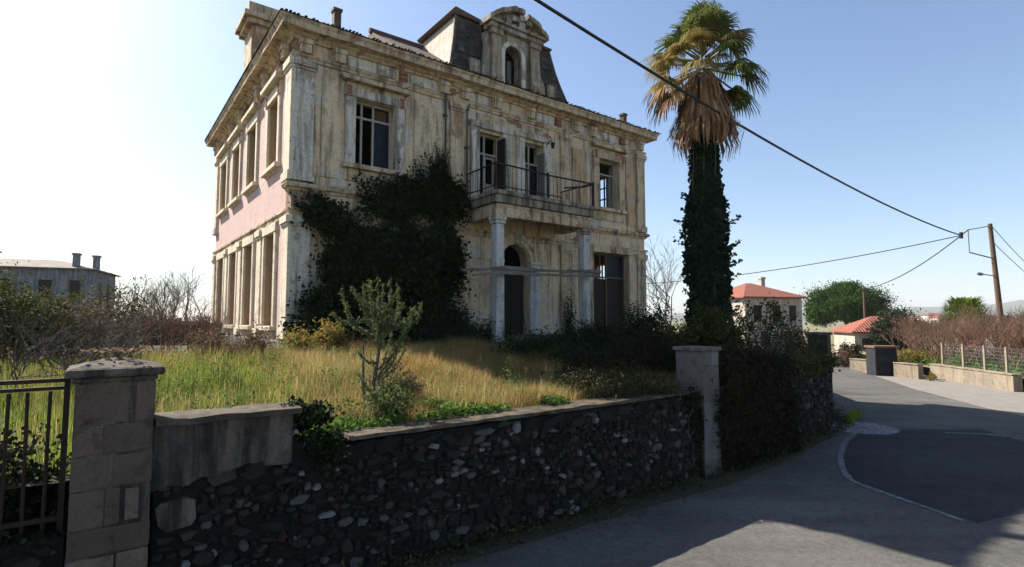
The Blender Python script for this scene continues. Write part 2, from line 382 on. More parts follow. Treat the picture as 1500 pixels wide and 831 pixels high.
def shrub(name, label, cat, loc, blobs, n, size, mat, stem='bark', clumps=16, spread=.26, group=None, stems=7, flat=0.2, hang=0.0, sr=0.02, zmin=0.0):
    t = thing(name, label, cat, loc, 0, group)
    pts = cloud(blobs, n, clumps, spread); pts = pts[pts[:, 2] > zmin]
    link('foliage', np_mesh('foliage', leaf_quads(pts, size, flat=flat, hang=hang), 4, mat), t)
    if stems:
        mb = MB()
        for k in range(stems):
            b = blobs[k % len(blobs)]
            e = Vector((b[0] + rnd.uniform(-.6, .6) * b[3], b[1] + rnd.uniform(-.6, .6) * b[4], b[2] + rnd.uniform(0, .6) * b[5]))
            s = Vector((b[0] * .3 + rnd.uniform(-.1, .1), b[1] * .3 + rnd.uniform(-.1, .1), 0))
            mb.tube([s, s.lerp(e, .5) + Vector((rnd.uniform(-.1, .1), rnd.uniform(-.1, .1), .1)), e], [sr, sr * .7, sr * .3], 5)
        mb.build('stem', stem, t)
    return t

# ------------------------------------------------------------------ the setting: ground, garden, road
def structure(o): o['kind'] = 'structure'; return o
def stuff(o): o['kind'] = 'stuff'; return o
def yb(t):                         # garden edge behind the wall line
    xs = [-60, 7.4, 13.9, 15.6, 20.5, 27, 40, 80]; ys = [0.25, 0.25, 0.75, 1.6, 5.3, 10.6, 20, 50]
    return float(np.interp(t, xs, ys))
def gz(t, y):
    s = y - yb(t)
    z = 1.52 + 0.55 * sstep(0, 5.5, s) + 0.05 * mnoise.noise((t * .6, y * .6, 1.7)) * sstep(0, 1, s)
    k = (1 - sstep(19, 27, t)) * (1 - sstep(60, 90, y)) * sstep(-80, -50, t)
    return -0.3 + (z + 0.3) * k
def G(t, y, dz=0.0): return W(t, y, gz(t, y) + dz)
def gw(p, dz=0.0):
    t, y = to_wall(p); return Vector((p[0], p[1], gz(t, y) + dz))

mb = MB(); mb.add([(-4000, -4000, -.35), (4000, -4000, -.35), (4000, 4000, -.35), (-4000, 4000, -.35)], [(0, 1, 2, 3)])
structure(mb.build('ground', 'far_ground', recalc=False))

mb = MB()
ts = list(np.arange(-90, -12, 4)) + list(np.arange(-12, 30, .5)) + list(np.arange(30, 60, 3))
ss = [0, .15, .4, .8] + list(np.arange(1.3, 12, .6)) + list(np.arange(12, 40, 2)) + list(np.arange(40, 110, 8))
for t in ts:
    for s in ss: mb.v.append(tuple(G(t, yb(t) + s)))
m_ = len(ss)
for i in range(len(ts) - 1):
    for j in range(m_ - 1):
        a = i * m_ + j; mb.f.append((a, a + m_, a + m_ + 1, a + 1))
structure(mb.build('garden_ground', 'soil', smooth=True, recalc=False))

def sheet(name, poly, z, mat, kind='structure'):
    mb = MB(); mb.add([(p[0], p[1], z) for p in poly], [tuple(range(len(poly)))])
    o = mb.build(name, mat, recalc=False); o['kind'] = kind; return o
edgeL = [(-14, -4.2), (-6.5, 2.6), (-0.91, 6.89), (0.57, 7.95), (1.92, 8.92), (3.85, 10.2), (5.84, 11.95), (8.45, 14.6), (10.6, 17.6), (12.2, 23), (14.3, 31), (17, 40), (20, 50), (21, 62), (20, 80)]
road_r = [(30, 80), (29.5, 60), (27.2, 44), (23.4, 36), (20.65, 32.04), (17.74, 24.08), (16.4, 19.0), (15.9, 15), (17, 8), (19, 0), (20, -12)]
sheet('road', edgeL + road_r + [(-14, -12)], 0.0, 'asphalt')
sheet('verge', [(-14.3, -3.8), (-6.7, 2.9), (-1.9, 6.5), (7.4 * .796 - 1.812, 7.4 * .605 + 6.54), (6.1, 12.4), (9.0, 15.4), (10.4, 18.0), (11.8, 23), (12.15, 22.9), (10.7, 17.5), (8.55, 14.5), (5.94, 11.85), (3.95, 10.1), (2.0, 8.82), (.65, 7.85), (-.85, 6.79), (-6.4, 2.5), (-13.9, -4.3)], 0.004, 'soil')
sheet('pavement', [(16.35, 19.0), (17.69, 24.08), (20.6, 32.04), (23.3, 36), (25, 36), (22.3, 29), (22.0, 23), (23.5, 10), (26, -12), (19.9, -12), (18.95, 0), (16.95, 8), (15.85, 15)], 0.004, 'dusty_ground')
# right-hand fields, a little higher than the road
mb = MB(); mb.add([(21.5, 22, .55), (60, 10, .9), (90, 60, .9), (34, 60, .6), (26, 40, .5), (22.3, 29.2, .5)], [(0, 1, 2, 3, 4, 5)])
structure(mb.build('field_ground', 'far_ground', recalc=False))
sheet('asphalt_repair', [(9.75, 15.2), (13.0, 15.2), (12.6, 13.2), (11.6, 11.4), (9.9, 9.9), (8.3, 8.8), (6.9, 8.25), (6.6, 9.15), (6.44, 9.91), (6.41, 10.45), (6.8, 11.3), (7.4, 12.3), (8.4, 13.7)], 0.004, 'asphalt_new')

def stripe(pts, w, z=0.008):
    pts = [Vector((p[0], p[1], 0)) for p in pts]; q = []
    for i in range(len(pts) - 1):
        for k in range(6):
            a = pts[max(i - 1, 0)]; b = pts[i]; c = pts[i + 1]; d = pts[min(i + 2, len(pts) - 1)]; t = k / 6
            q.append(.5 * ((2 * b) + (c - a) * t + (2 * a - 5 * b + 4 * c - d) * t * t + (3 * b - a - 3 * c + d) * t ** 3))
    q.append(pts[-1]); mb = MB()
    for i, p in enumerate(q):
        d = (q[min(i + 1, len(q) - 1)] - q[max(i - 1, 0)]).normalized(); nrm = Vector((-d.y, d.x, 0))
        ww = w * (0.85 + .3 * mnoise.noise((p.x * 2, p.y * 2, 0)))
        mb.v += [(p.x + nrm.x * ww / 2, p.y + nrm.y * ww / 2, z), (p.x - nrm.x * ww / 2, p.y - nrm.y * ww / 2, z)]
    for i in range(len(q) - 1): mb.f.append((2 * i, 2 * i + 1, 2 * i + 3, 2 * i + 2))
    return mb
curve = [(9.36, 14.94), (8.31, 13.69), (7.39, 12.39), (6.77, 11.31), (6.41, 10.45), (6.44, 9.91), (6.61, 9.15), (6.78, 8.3)]
structure(stripe(curve, 0.13).build('road_line', 'worn_paint', recalc=False))
structure(stripe([(11.6, 14.75), (12.4, 14.6), (13.2, 14.35), (15.4, 14.0)], 0.12).build('road_line', 'worn_paint', recalc=False))
structure(stripe([(12.5, 14.55), (13.1, 13.95), (13.9, 13.2)], 0.11).build('road_line', 'worn_paint', recalc=False))
# on-screen cursor disc, added here as flat geometry; not part of the road
t = thing('cursor_disc', 'pale viewer cursor disc with a darker middle, added flat on the shaded road', 'cursor mark', (9.72, 15.45, 0))
for nm, r0, r1, zz, mt in (('disc_ring', .30, .98, .012, 'cursor_pale'), ('disc_middle', 0, .30, .014, 'worn_paint')):
    mb = MB(); n = 40
    for k in range(n):
        a = 2 * math.pi * k / n; j = 1 + .015 * rnd.uniform(-1, 1)
        mb.v += [(r1 * j * math.cos(a), r1 * j * math.sin(a), zz)]
    if r0:
        for k in range(n):
            a = 2 * math.pi * k / n; mb.v.append((r0 * math.cos(a), r0 * math.sin(a), zz))
        mb.f = [(k, (k + 1) % n, (k + 1) % n + n, k + n) for k in range(n)]
    else: mb.f = [tuple(range(n))]
    mb.build(nm, mt, t, recalc=False)

# hills on the horizon
def hill(x0, x1, Y, base, peaks, mat):
    mb = MB(); n = 60
    for i in range(n + 1):
        x = x0 + (x1 - x0) * i / n
        h = base + sum(a * math.exp(-((x - c) / w) ** 2) for c, w, a in peaks) + 6 * mnoise.noise((x * .01, Y * .01, 0))
        for j, (dy, k) in enumerate(((-.16, 0), (-.07, .55), (0, 1), (.08, .5), (.16, 0))):
            mb.v.append((x, Y * (1 + dy), h * k - .3 * (k == 0) * 1))
    for i in range(n):
        for j in range(4):
            a = i * 5 + j; mb.f.append((a, a + 5, a + 6, a + 1))
    return structure(mb.build('hills', mat, smooth=True, recalc=False))
hill(500, 3600, 2400, 34, [(2350, 350, 60), (1800, 200, 26), (3100, 420, 60)], 'hill')
hill(-200, 2400, 1600, 8, [(1150, 200, 12), (1700, 240, 34), (600, 200, 6)], 'hill')

# ------------------------------------------------------------------ the mansion
LX, LY = 14.6, 12.0
house = thing('mansion', 'abandoned two storey neoclassical mansion with peeling plaster, balcony and mansard dormer', 'house', (HOUSE0.x, HOUSE0.y, HZ), ROT)
HO = (0, 0, HZ)
Tf = lambda s, o, z: (s, -o, z)            # front facade: along, outward, up
Tl = lambda s, o, z: (-o, s, z)
Tr = lambda s, o, z: (LX + o, s, z)
Tb = lambda s, o, z: (s, LY + o, z)
def hp(mb, name, mat, parent=None, **k):   # a part or sub-part of the house
    return mb.build(name, mat, parent or house, HO if parent is None else HO, **k)

def wall_mesh(L, z0, z1, th, holes, T):
    xs = sorted({0, L} | {h[0] for h in holes} | {h[1] for h in holes}); zs = sorted({z0, z1} | {h[2] for h in holes} | {h[3] for h in holes})
    mb = MB(); idx = {}
    def vid(s, o, z):
        k = (round(s, 4), round(o, 4), round(z, 4))
        if k not in idx: idx[k] = len(mb.v); mb.v.append(T(*k))
        return idx[k]
    def solid(i, j):
        if i < 0 or j < 0 or i >= len(xs) - 1 or j >= len(zs) - 1: return False
        x = (xs[i] + xs[i + 1]) / 2; z = (zs[j] + zs[j + 1]) / 2
        return not any(h[0] < x < h[1] and h[2] < z < h[3] for h in holes)
    for i in range(len(xs) - 1):
        for j in range(len(zs) - 1):
            if not solid(i, j): continue
            a, b, c, d = xs[i], xs[i + 1], zs[j], zs[j + 1]
            mb.f.append((vid(a, 0, c), vid(b, 0, c), vid(b, 0, d), vid(a, 0, d)))
            mb.f.append((vid(a, -th, c), vid(a, -th, d), vid(b, -th, d), vid(b, -th, c)))
            if not solid(i - 1, j): mb.f.append((vid(a, 0, c), vid(a, 0, d), vid(a, -th, d), vid(a, -th, c)))
            if not solid(i + 1, j): mb.f.append((vid(b, 0, c), vid(b, -th, c), vid(b, -th, d), vid(b, 0, d)))
            if not solid(i, j - 1): mb.f.append((vid(a, 0, c), vid(a, -th, c), vid(b, -th, c), vid(b, 0, c)))
            if not solid(i, j + 1): mb.f.append((vid(a, 0, d), vid(b, 0, d), vid(b, -th, d), vid(a, -th, d)))
    return mb
TH = 0.5
UW = [(1.72, 2.94, 7.5, 9.48), (11.8, 12.98, 7.55, 9.55)]
BD = [(6.02, 6.97, 7.0, 9.42), (7.96, 8.86, 7.0, 9.46)]
DOOR = (7.0, 8.2, 2.35, 5.68)
GW = [(1.3, 3.4, 2.75, 5.7), (11.4, 13.5, 2.6, 5.72)]
frontw = wall_mesh(LX, 1.7, 10.75, TH, UW + BD + [DOOR] + GW, Tf)
ow = hp(frontw, 'front_wall', 'cream_plaster')
# spandrels that turn the door opening into an arch
ac, ar, az = 7.6, 0.6, 5.08
mb = MB()
for sgn in (-1, 1):
    poly = [(ac + sgn * ar, az - .001)] + [(ac + sgn * ar * math.cos(a), az + ar * math.sin(a)) for a in np.linspace(0, math.pi / 2, 9)][1:] + [(ac, 5.68 + .0005), (ac + sgn * ar, 5.68 + .0005)]
    mb.prism(poly, 0.0, -TH + .01, Tf)
hp(mb, 'arch_spandrel', 'cream_plaster')
LW = [(1.45, 2.6), (4.25, 5.5), (6.9, 8.15), (9.5, 10.8)]
lz_u, lz_g = (7.55, 9.6), (2.85, 5.55)
hp(wall_mesh(LY, 1.7, 10.75, TH, [(a, b, *lz_u) for a, b in LW] + [(a, b, *lz_g) for a, b in LW], Tl), 'left_wall', 'pink_plaster').location = (.0, TH * 0, 0)
WX, WY = 10.0, 3.4                          # unseen right wing, depth made shallow to shorten the cast shadow; L-shaped plan
hp(wall_mesh(WY - TH, 1.7, 10.75, TH, [(LW[0][0] - TH, LW[0][1] - TH, *lz_u), (LW[0][0] - TH, LW[0][1] - TH, *lz_g)], lambda s, o, z: Tr(s + TH, o, z)), 'right_wall', 'cream_plaster')
hp(wall_mesh(LX - WX - TH, 1.7, 10.75, TH, [], lambda s, o, z: (s + WX, WY + o, z)), 'wing_back_wall', 'ochre_plaster')
hp(wall_mesh(LY - WY - TH, 1.7, 10.75, TH, [], lambda s, o, z: (WX + o, s + WY, z)), 'rear_side_wall', 'ochre_plaster')
hp(wall_mesh(WX - TH, 1.7, 10.75, TH, [], lambda s, o, z: Tb(s + TH, o, z)), 'back_wall', 'ochre_plaster')
# floors and rooms
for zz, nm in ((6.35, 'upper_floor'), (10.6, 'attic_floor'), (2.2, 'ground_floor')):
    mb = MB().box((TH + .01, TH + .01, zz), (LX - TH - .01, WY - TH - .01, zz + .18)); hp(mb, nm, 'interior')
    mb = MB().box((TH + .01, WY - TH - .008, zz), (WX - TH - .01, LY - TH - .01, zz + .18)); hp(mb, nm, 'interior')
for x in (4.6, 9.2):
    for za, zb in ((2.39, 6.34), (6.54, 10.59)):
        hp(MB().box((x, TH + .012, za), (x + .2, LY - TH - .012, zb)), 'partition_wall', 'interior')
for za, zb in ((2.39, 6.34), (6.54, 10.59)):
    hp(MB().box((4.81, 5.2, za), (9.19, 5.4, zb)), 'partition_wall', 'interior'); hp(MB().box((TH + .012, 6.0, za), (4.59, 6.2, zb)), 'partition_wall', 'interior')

def ring(profile, name, mat, seg=36, jit=0.012, back=True, parent=None):
    """sweep a closed (outward, z) profile round the building with mitred corners and slightly broken edges"""
    mb = MB(); path = []
    cs = [(0, 0, -1, -1), (LX, 0, 1, -1), (LX, WY, 1, 1), (WX, WY, 1, 1), (WX, LY, 1, 1), (0, LY, -1, 1)]
    for i in range(6):
        a = cs[i]; b = cs[(i + 1) % 6]
        for k in range(seg):
            t = k / seg
            base = (a[0] + (b[0] - a[0]) * t, a[1] + (b[1] - a[1]) * t)
            if k == 0: o = (a[2], a[3])
            else: o = ((0, -1), (1, 0), (0, 1), (1, 0), (0, 1), (-1, 0))[i]
            path.append((base, o))
    n = len(profile)
    for (b, o) in path:
        for (d, z) in profile:
            j = jit * (1 if d > 0.02 else 0)
            dd = d + rnd.gauss(0, j); zz = z + rnd.gauss(0, j * .8)
            mb.v.append((b[0] + o[0] * dd, b[1] + o[1] * dd, zz))
    m = len(path)
    for i in range(m):
        for k in range(n):
            k2 = (k + 1) % n; i2 = (i + 1) % m
            mb.f.append((i * n + k, i2 * n + k, i2 * n + k2, i * n + k2))
    return hp(mb, name, mat, parent)
ring([(-.02, 10.15), (.05, 10.15), (.07, 10.22), (.10, 10.26), (.10, 10.31), (-.02, 10.31)], 'architrave', 'cornice_trim', jit=.006)
corn = ring([(-.3, 10.70), (.06, 10.70), (.10, 10.76), (.18, 10.80), (.22, 10.84), (.44, 10.85), (.45, 10.98), (.50, 11.04), (.50, 11.09), (-.3, 11.10)], 'cornice', 'cornice_trim', jit=.008)
mb = MB(); n = 44
prof = [(-.02, 6.5), (.05, 6.5), (.08, 6.56), (.15, 6.60), (.17, 6.66), (.17, 6.70), (.05, 6.76), (-.02, 6.76)]
path = [((0, .35), (-1, 0))] + [((0, 0), (-1, -1))] + [((LX * k / n, 0), (0, -1)) for k in range(1, n)] + [((LX, 0), (1, -1)), ((LX, WY), (1, 0))]
for (b, o) in path:
    for d, z in prof: mb.v.append((b[0] + o[0] * (d + rnd.gauss(0, .009) * (d > .02)), b[1] + o[1] * (d + rnd.gauss(0, .009) * (d > .02)), z + rnd.gauss(0, .006)))
m = len(prof)
for k in range(len(path) - 1):
    for q in range(m): mb.f.append((k * m + q, k * m + (q + 1) % m, (k + 1) * m + (q + 1) % m, (k + 1) * m + q))
mb.f.append(tuple(range(m)))
hp(mb, 'string_course', 'cornice_trim')
ring([(-.02, 5.82), (.06, 5.82), (.06, 5.93), (.10, 5.96), (.10, 6.02), (-.02, 6.05)], 'string_course', 'cornice_trim', jit=.006)
ring([(-.02, 1.6), (.10, 1.6), (.10, 2.42), (.05, 2.5), (-.02, 2.5)], 'plinth', 'concrete', jit=.008)
# modillion blocks under the cornice; some brick showing where plaster has fallen
br = MB().box((-.14, .021, 10.32), (.14, .20, 10.69)).box((-.17, .021, 10.56), (.17, .235, 10.69)).mesh('bracket', 'cornice_trim')
brick_me = MB()
for k in range(5): brick_me.box((-.13 + .004 * (k % 2), .021, 10.33 + k * .072), (.12 + .01 * (k % 2), .10 + .02 * (k % 2), 10.39 + k * .072))
brick_me = brick_me.mesh('exposed_brick', 'red_brick')
for i, x in enumerate([.25, 1.2, 3.2, 4.6, 5.4, 6.7, 8.2, 9.6, 10.5, 11.4, 13.2, 14.3]):
    o = link('bracket' if i not in (2, 7, 10) else 'exposed_brick', br if i not in (2, 7, 10) else brick_me, corn); o.rotation_euler = (0, 0, math.pi); o.location = (x, 0, -HZ)
for i, y in enumerate([.6, 1.2, 2.9, 3.9, 5.8, 6.6, 8.4, 9.2, 11.1, 11.8]):
    o = link('bracket' if i not in (1, 4, 7) else 'exposed_brick', br if i not in (1, 4, 7) else brick_me, corn); o.rotation_euler = (0, 0, math.pi / 2); o.location = (0, y, -HZ)
# frieze panels
for a, b in ((1.45, 2.95), (3.45, 4.35), (5.62, 6.5), (8.42, 9.4), (11.65, 12.95)):
    mb = MB().box((a, .0, 10.36), (b, .035, 10.66), Tf); hp(mb, 'frieze_panel', 'pale_trim')
def brick_patch(x, z, w, h, T=Tf, o=.0, mat='red_brick'):
    mb = MB(); r = 0; zz = z - h / 2
    while zz < z + h / 2:
        xx = x - w / 2 - .11 * (r % 2)
        while xx < x + w / 2:
            k = ((xx + .1 - x) / (w / 2)) ** 2 + ((zz + .03 - z) / (h / 2)) ** 2
            if k + .7 * mnoise.noise((xx * 4, zz * 4, 2)) < .8: mb.box((xx + .006, -.01, zz + .006), (xx + .21, o + rnd.uniform(.004, .016), zz + .064), T)
            xx += .216
        zz += .07; r += 1
    if mb.v: stuff(hp(mb, 'exposed_brick', mat))
for q in ((7.6, 10.02, .8, .24), (9.05, 9.75, .6, .5), (8.9, 10.5, .8, .34), (13.3, 10.5, .5, .3), (5.0, 10.5, .4, .3), (10.6, 6.1, .6, .35)):
    brick_patch(*q)
for q in ((.9, 10.5, .5, .3), (5.7, 9.9, .4, .5), (6.6, 10.5, .6, .3)):
    brick_patch(*q, T=Tl)
# corner and bay pilasters on both floors
def pilaster(s0, s1, T, mat, z0, z1, pr=.10):
    mb = MB().box((s0, -.02, z0 + .25), (s1, pr, z1 - .28), T)
    mb.box((s0 - .05, -.02, z0), (s1 + .05, pr + .05, z0 + .25), T)
    mb.box((s0 - .03, -.02, z1 - .28), (s1 + .03, pr + .03, z1 - .2), T)
    mb.box((s0 - .06, -.02, z1 - .2), (s1 + .06, pr + .07, z1 - .002), T)
    return hp(mb, 'pilaster', mat, bevel=.012)
for a, b in ((.0, .52), (4.88, 5.36), (9.72, 10.2), (14.08, 14.6)):
    pilaster(a, b, Tf, 'pale_trim' if a < 1 else 'cornice_trim', 6.77, 10.14)
    pilaster(a, b, Tf, 'pale_trim' if a < 1 else 'cornice_trim', 2.51, 5.81, .08)
for a, b in ((-.098, .5), (2.95, 3.5), (5.95, 6.45), (8.6, 9.05), (11.45, 12.0)):
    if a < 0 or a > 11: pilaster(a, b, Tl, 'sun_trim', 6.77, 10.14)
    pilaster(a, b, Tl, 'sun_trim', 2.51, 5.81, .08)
# wall panel, dark recessed field right of the balcony doors and rusticated strip
mb = MB().box((10.35, 0, 7.1), (11.15, .05, 9.7), Tf); hp(mb, 'wall_panel', 'ochre_plaster')
mb = MB().box((.75, 0, 7.0), (1.3, .04, 9.9), Tf); hp(mb, 'wall_panel', 'cream_plaster')
mb = MB().box((3.6, 0, 7.0), (4.6, .04, 9.9), Tf); hp(mb, 'wall_panel', 'cream_plaster')
mb = MB().box((13.45, 0, 7.0), (13.98, .04, 9.9), Tf); hp(mb, 'wall_panel', 'ochre_plaster')
for k in range(9):
    for a, b in ((10.28, 10.75), (10.8, 11.2)):
        mb = MB().box((a + .03 * (k % 2), 0, 2.55 + k * .36), (b, .03 + .008 * (k % 3), 2.55 + k * .36 + .335), Tf); hp(mb, 'stone_block', 'cream_plaster', bevel=.01)
for k in range(9):
    for a, b in ((4.1, 4.8), (5.44, 5.95)):
        mb = MB().box((a + .04 * (k % 2), 0, 2.55 + k * .36), (b, .03 + .008 * (k % 3), 2.55 + k * .36 + .335), Tf); hp(mb, 'stone_block', 'cream_plaster', bevel=.01)

def surround(parent, s0, s1, z0, z1, T, mat, w=.30, pr=.09, hood=True, sill=True, hoodmat=None, bricks=False, apron=True):
    mb = MB().box((s0 - w, -.01, z0), (s0 - .002, pr, z1), T).box((s1 + .002, -.01, z0), (s1 + w, pr, z1), T)
    mb.box((s0 - w - .04, -.01, z1 + .001), (s1 + w + .04, pr + .02, z1 + .26), T)
    if not sill: pass
    o = hp(mb, 'window_surround', mat, parent, bevel=.015)
    if sill:
        hp(MB().box((s0 - w - .08, -.01, z0 - .14), (s1 + w + .08, pr + .10, z0 - .004), T).box((s0 - w, -.012, z0 - (.5 if apron else .2)), (s1 + w, .05, z0 - .142), T), 'sill', hoodmat or mat, parent, bevel=.015)
    if hood:
        mb = MB().prism([(s0 - w - .12, z1 + .42), (s1 + w + .12, z1 + .42), (s1 + w + .18, z1 + .5), (s1 + w + .18, z1 + .56), (s0 - w - .18, z1 + .56), (s0 - w - .18, z1 + .5)], 0, pr + .16, T)
        mb.box((s0 - w + .02, -.01, z1 + .262), (s1 + w - .02, .05, z1 + .418), T)
        hp(mb, 'hood', hoodmat or mat, parent, bevel=.012)
    if bricks:
        for s in (s0 - w + .02, s1 + w - .16):
            for k in range(4):
                hp(MB().box((s + .012 * (k % 2), 0, z1 - .02 + k * .08), (s + .14, pr + .035 + .012 * (k % 2), z1 + .05 + k * .08), T), 'exposed_brick', 'red_brick', parent)
def frame_parts(parent, s0, s1, z0, z1, T, mat, d=-.22, bars=(), rails=(), th=.07, panes=True, skip=(), glassz=None):
    w = .06
    mb = MB().box((s0, d - th, z0), (s0 + w, d, z1), T).box((s1 - w, d - th, z0), (s1, d, z1), T).box((s0 + w, d - th, z1 - w), (s1 - w, d, z1), T).box((s0 + w, d - th, z0), (s1 - w, d, z0 + w), T)
    for b in bars: mb.box((b - .03, d - th + .004, z0 + w), (b + .03, d - .004, z1 - w), T)
    for r in rails: mb.box((s0 + w, d - th + .008, r - .03), (s1 - w, d + .006, r + .03), T)
    hp(mb, 'frame', mat, parent)
    xs = [s0 + w] + sorted(bars) + [s1 - w]; zs = [z0 + w] + sorted(rails) + [z1 - w]; k = 0
    for i in range(len(xs) - 1):
        for j in range(len(zs) - 1):
            if panes and k not in skip:
                hp(MB().box((xs[i] + .03 * (i > 0), d - .045, zs[j] + .03 * (j > 0)), (xs[i + 1] - .03 * (i < len(xs) - 2), d - .035, zs[j + 1] - .03 * (j < len(zs) - 2)), T), 'pane', 'old_glass', parent)
            k += 1
def hchild(name, label=None):
    o = bpy.data.objects.new(name, None); COL.objects.link(o); o.parent = house
    if label: o['label'] = label
    return o
# upper front windows
w1 = hchild('window', 'upper front window with broken panes and a sagging curtain')
s0, s1, z0, z1 = UW[0]
surround(w1, s0, s1, z0, z1, Tf, 'pale_trim', hoodmat='cornice_trim', bricks=True)
frame_parts(w1, s0, s1, z0, z1, Tf, 'old_white_paint', bars=(s0 + .28, 2.36), rails=(9.0,), skip=(0, 1, 2, 3, 5))
mb = MB(); n = 14
for i in range(n + 1):
    x = 2.40 + .46 * i / n; d = -.36 + .03 * math.sin(i * 2.1)
    mb.v += [(x, -d, 7.6 + .25 * (i / n)), (x, -d, 8.95 - .35 * (i / n) ** 2), (x, -d, 9.4)]
for i in range(n):
    for j in (0, 1): a = i * 3 + j; mb.f.append((a, a + 3, a + 4, a + 1))
hp(mb, 'torn_curtain', 'brown_wood', w1, recalc=False)
w2 = hchild('window', 'upper front window open to the sky through the empty room')
s0, s1, z0, z1 = UW[1]
surround(w2, s0, s1, z0, z1, Tf, 'cornice_trim', hoodmat='cornice_trim', bricks=True)
frame_parts(w2, s0, s1, z0, z1, Tf, 'old_white_paint', bars=(), rails=(9.0,), panes=False, th=.06)
hp(MB().box((12.72, -.44, 7.65), (12.9, -.3, 9.0), Tf), 'shutter', 'grey_shutter', w2)
# balcony doors
for i, (s0, s1, z0, z1) in enumerate(BD):
    o = hchild('balcony_door', ('left', 'right')[i] + ' balcony door with empty upper light')
    mb = MB().box((s0 - .36, -.01, z0), (s0 - .002, .10, z1 + .1), Tf).box((s1 + .002, -.01, z0), (s1 + .36, .10, z1 + .1), Tf).box((s0 - .42, -.01, z1 + .102), (s1 + .42, .14, z1 + .3), Tf)
    hp(mb, 'door_surround', 'pale_trim', o, bevel=.015)
    hp(MB().box((s0 - .1, 0, z1 + .31), (s1 + .1, .06, z1 + .6), Tf), 'hood', 'cornice_trim', o)
    frame_parts(o, s0, s1, z0, z1, Tf, 'old_white_paint', bars=((s0 + .38,) if i == 0 else (s0 + .42,)), rails=(8.75,), panes=True, skip=(0, 1, 2, 3) if i == 0 else (0, 1, 3))
    lf = MB()
    a, b = (s0 + .44, s1 - .1) if i == 0 else (s0 + .06, s0 + .38)
    dd = -.30
    lf.box((a, dd - .05, z0 + .05), (a + .06, dd, 8.7), Tf).box((b - .06, dd - .05, z0 + .05), (b, dd, 8.7), Tf).box((a + .06, dd - .05, 8.62), (b - .06, dd, 8.7), Tf).box((a + .06, dd - .04, z0 + .05), (b - .06, dd - .01, z0 + .75), Tf)
    hp(lf, 'door_leaf', 'old_white_paint', o)
    if i == 0: hp(MB().box((s1 - .02, -.32, z0 + .1), (s1 + .04, .22, z1 - .1), Tf), 'shutter', 'dark_wood', o)
    if i == 1: hp(MB().box((s1 - .05, -.32, z0 + .1), (s1 + .01, .14, z1 - .3), Tf), 'shutter', 'grey_shutter', o)
# iron lamp bracket and drainpipes
hp(MB().tube([(8.98, -.1, 9.5), (9.0, -.3, 9.62), (9.0, -.42, 9.5)], .02).tube([(9.0, -.42, 9.5), (9.0, -.42, 9.3)], [.08, .05], 8), 'lamp_bracket', 'rusty_iron')
for x, za, zb in ((4.68, 2.5, 10.7), (5.5, 6.8, 10.2)):
    mb = MB().tube([(x, -.10, za), (x, -.10, zb - .3), (x + .02, -.2, zb - .05)], .032, 8)
    for z in np.arange(za + .6, zb, 1.3): mb.box((x - .07, -.12, z), (x + .07, .0, z + .05))
    hp(mb, 'drainpipe', 'concrete')
# front door
dr = hchild('front_door', 'dark arched front doorway with white jambs')
mb = MB()
for sgn in (-1, 1):
    a, b = sorted((ac + sgn * (ar + .003), ac + sgn * (ar + .46))); mb.box((a, -.01, 2.5), (b, .10, az - .08), Tf)
    a, b = sorted((ac + sgn * (ar - .02), ac + sgn * (ar + .5))); mb.box((a, -.01, az - .079), (b, .15, az + .02), Tf)
hp(mb, 'jamb', 'white_column', dr, bevel=.012)
mb = MB(); n = 22
for k in range(n):
    a0 = math.pi * k / n; a1 = math.pi * (k + 1) / n - .012
    for rr0, rr1, pr in ((.62, .80, .07), (.80, .92, .11)):
        mb.prism([(ac + rr0 * math.cos(a0), az + .03 + rr0 * math.sin(a0)), (ac + rr1 * math.cos(a0), az + .03 + rr1 * math.sin(a0)), (ac + rr1 * math.cos(a1), az + .03 + rr1 * math.sin(a1)), (ac + rr0 * math.cos(a1), az + .03 + rr0 * math.sin(a1))], -.01, pr, Tf)
hp(mb, 'archivolt', 'cream_plaster', dr)
hp(MB().prism([(ac - .09, az + .6), (ac + .09, az + .6), (ac + .14, az + .98), (ac - .14, az + .98)], 0, .18, Tf), 'keystone', 'pale_trim', dr)
hp(MB().box((ac - ar, -.4, 4.68), (ac + ar, -.18, 4.9), Tf), 'transom', 'brown_wood', dr)
for a, b, mt in ((7.02, 7.58, 'dark_wood'), (7.62, 8.18, 'dark_wood')):
    lf = MB().box((a, -.36, 2.4), (b, -.30, 4.68), Tf)
    for za, zb in ((2.6, 3.3), (3.42, 3.8), (3.92, 4.55)): lf.box((a + .1, -.30, za), (b - .1, -.275, zb), Tf)
    hp(lf, 'door_leaf', mt, dr)
for k in range(4):
    mb = MB().box((6.3 - .1 * k, -(.02 - .0), 2.36 - .16 * (k + 1)), (8.9 + .1 * k, .35 + .32 * k, 2.36 - .16 * k - .003), Tf); hp(mb, 'step', 'concrete', dr, bevel=.015)
# ground floor windows at the front
for i, (s0, s1, z0, z1) in enumerate(GW):
    o = hchild('window', 'ground floor window with brown frame and closed shutters')
    surround(o, s0, s1, z0, z1, Tf, 'cornice_trim', w=.22, hood=False)
    frame_parts(o, s0, s1, z0, z1, Tf, 'brown_wood', bars=(s0 + 1.02,), rails=(4.75,), panes=True, skip=(0, 1, 2), d=-.2)
    for a, b in ((s0 + .01, s0 + 1.012), (s0 + 1.022, s1 - .01)):
        mb = MB().box((a, -.32, z0 + .1), (b, -.28, 4.7), Tf)
        for q in np.arange(z0 + .2, 4.6, .09): mb.box((a + .08, -.28, q), (b - .08, -.262, q + .055), Tf)
        hp(mb, 'shutter', 'dark_wood', o)
    for q in (s0 + .35, s0 + .68): hp(MB().box((q - .02, -.245, 4.79), (q + .02, -.215, z1 - .06), Tf), 'glazing_bar', 'brown_wood', o)
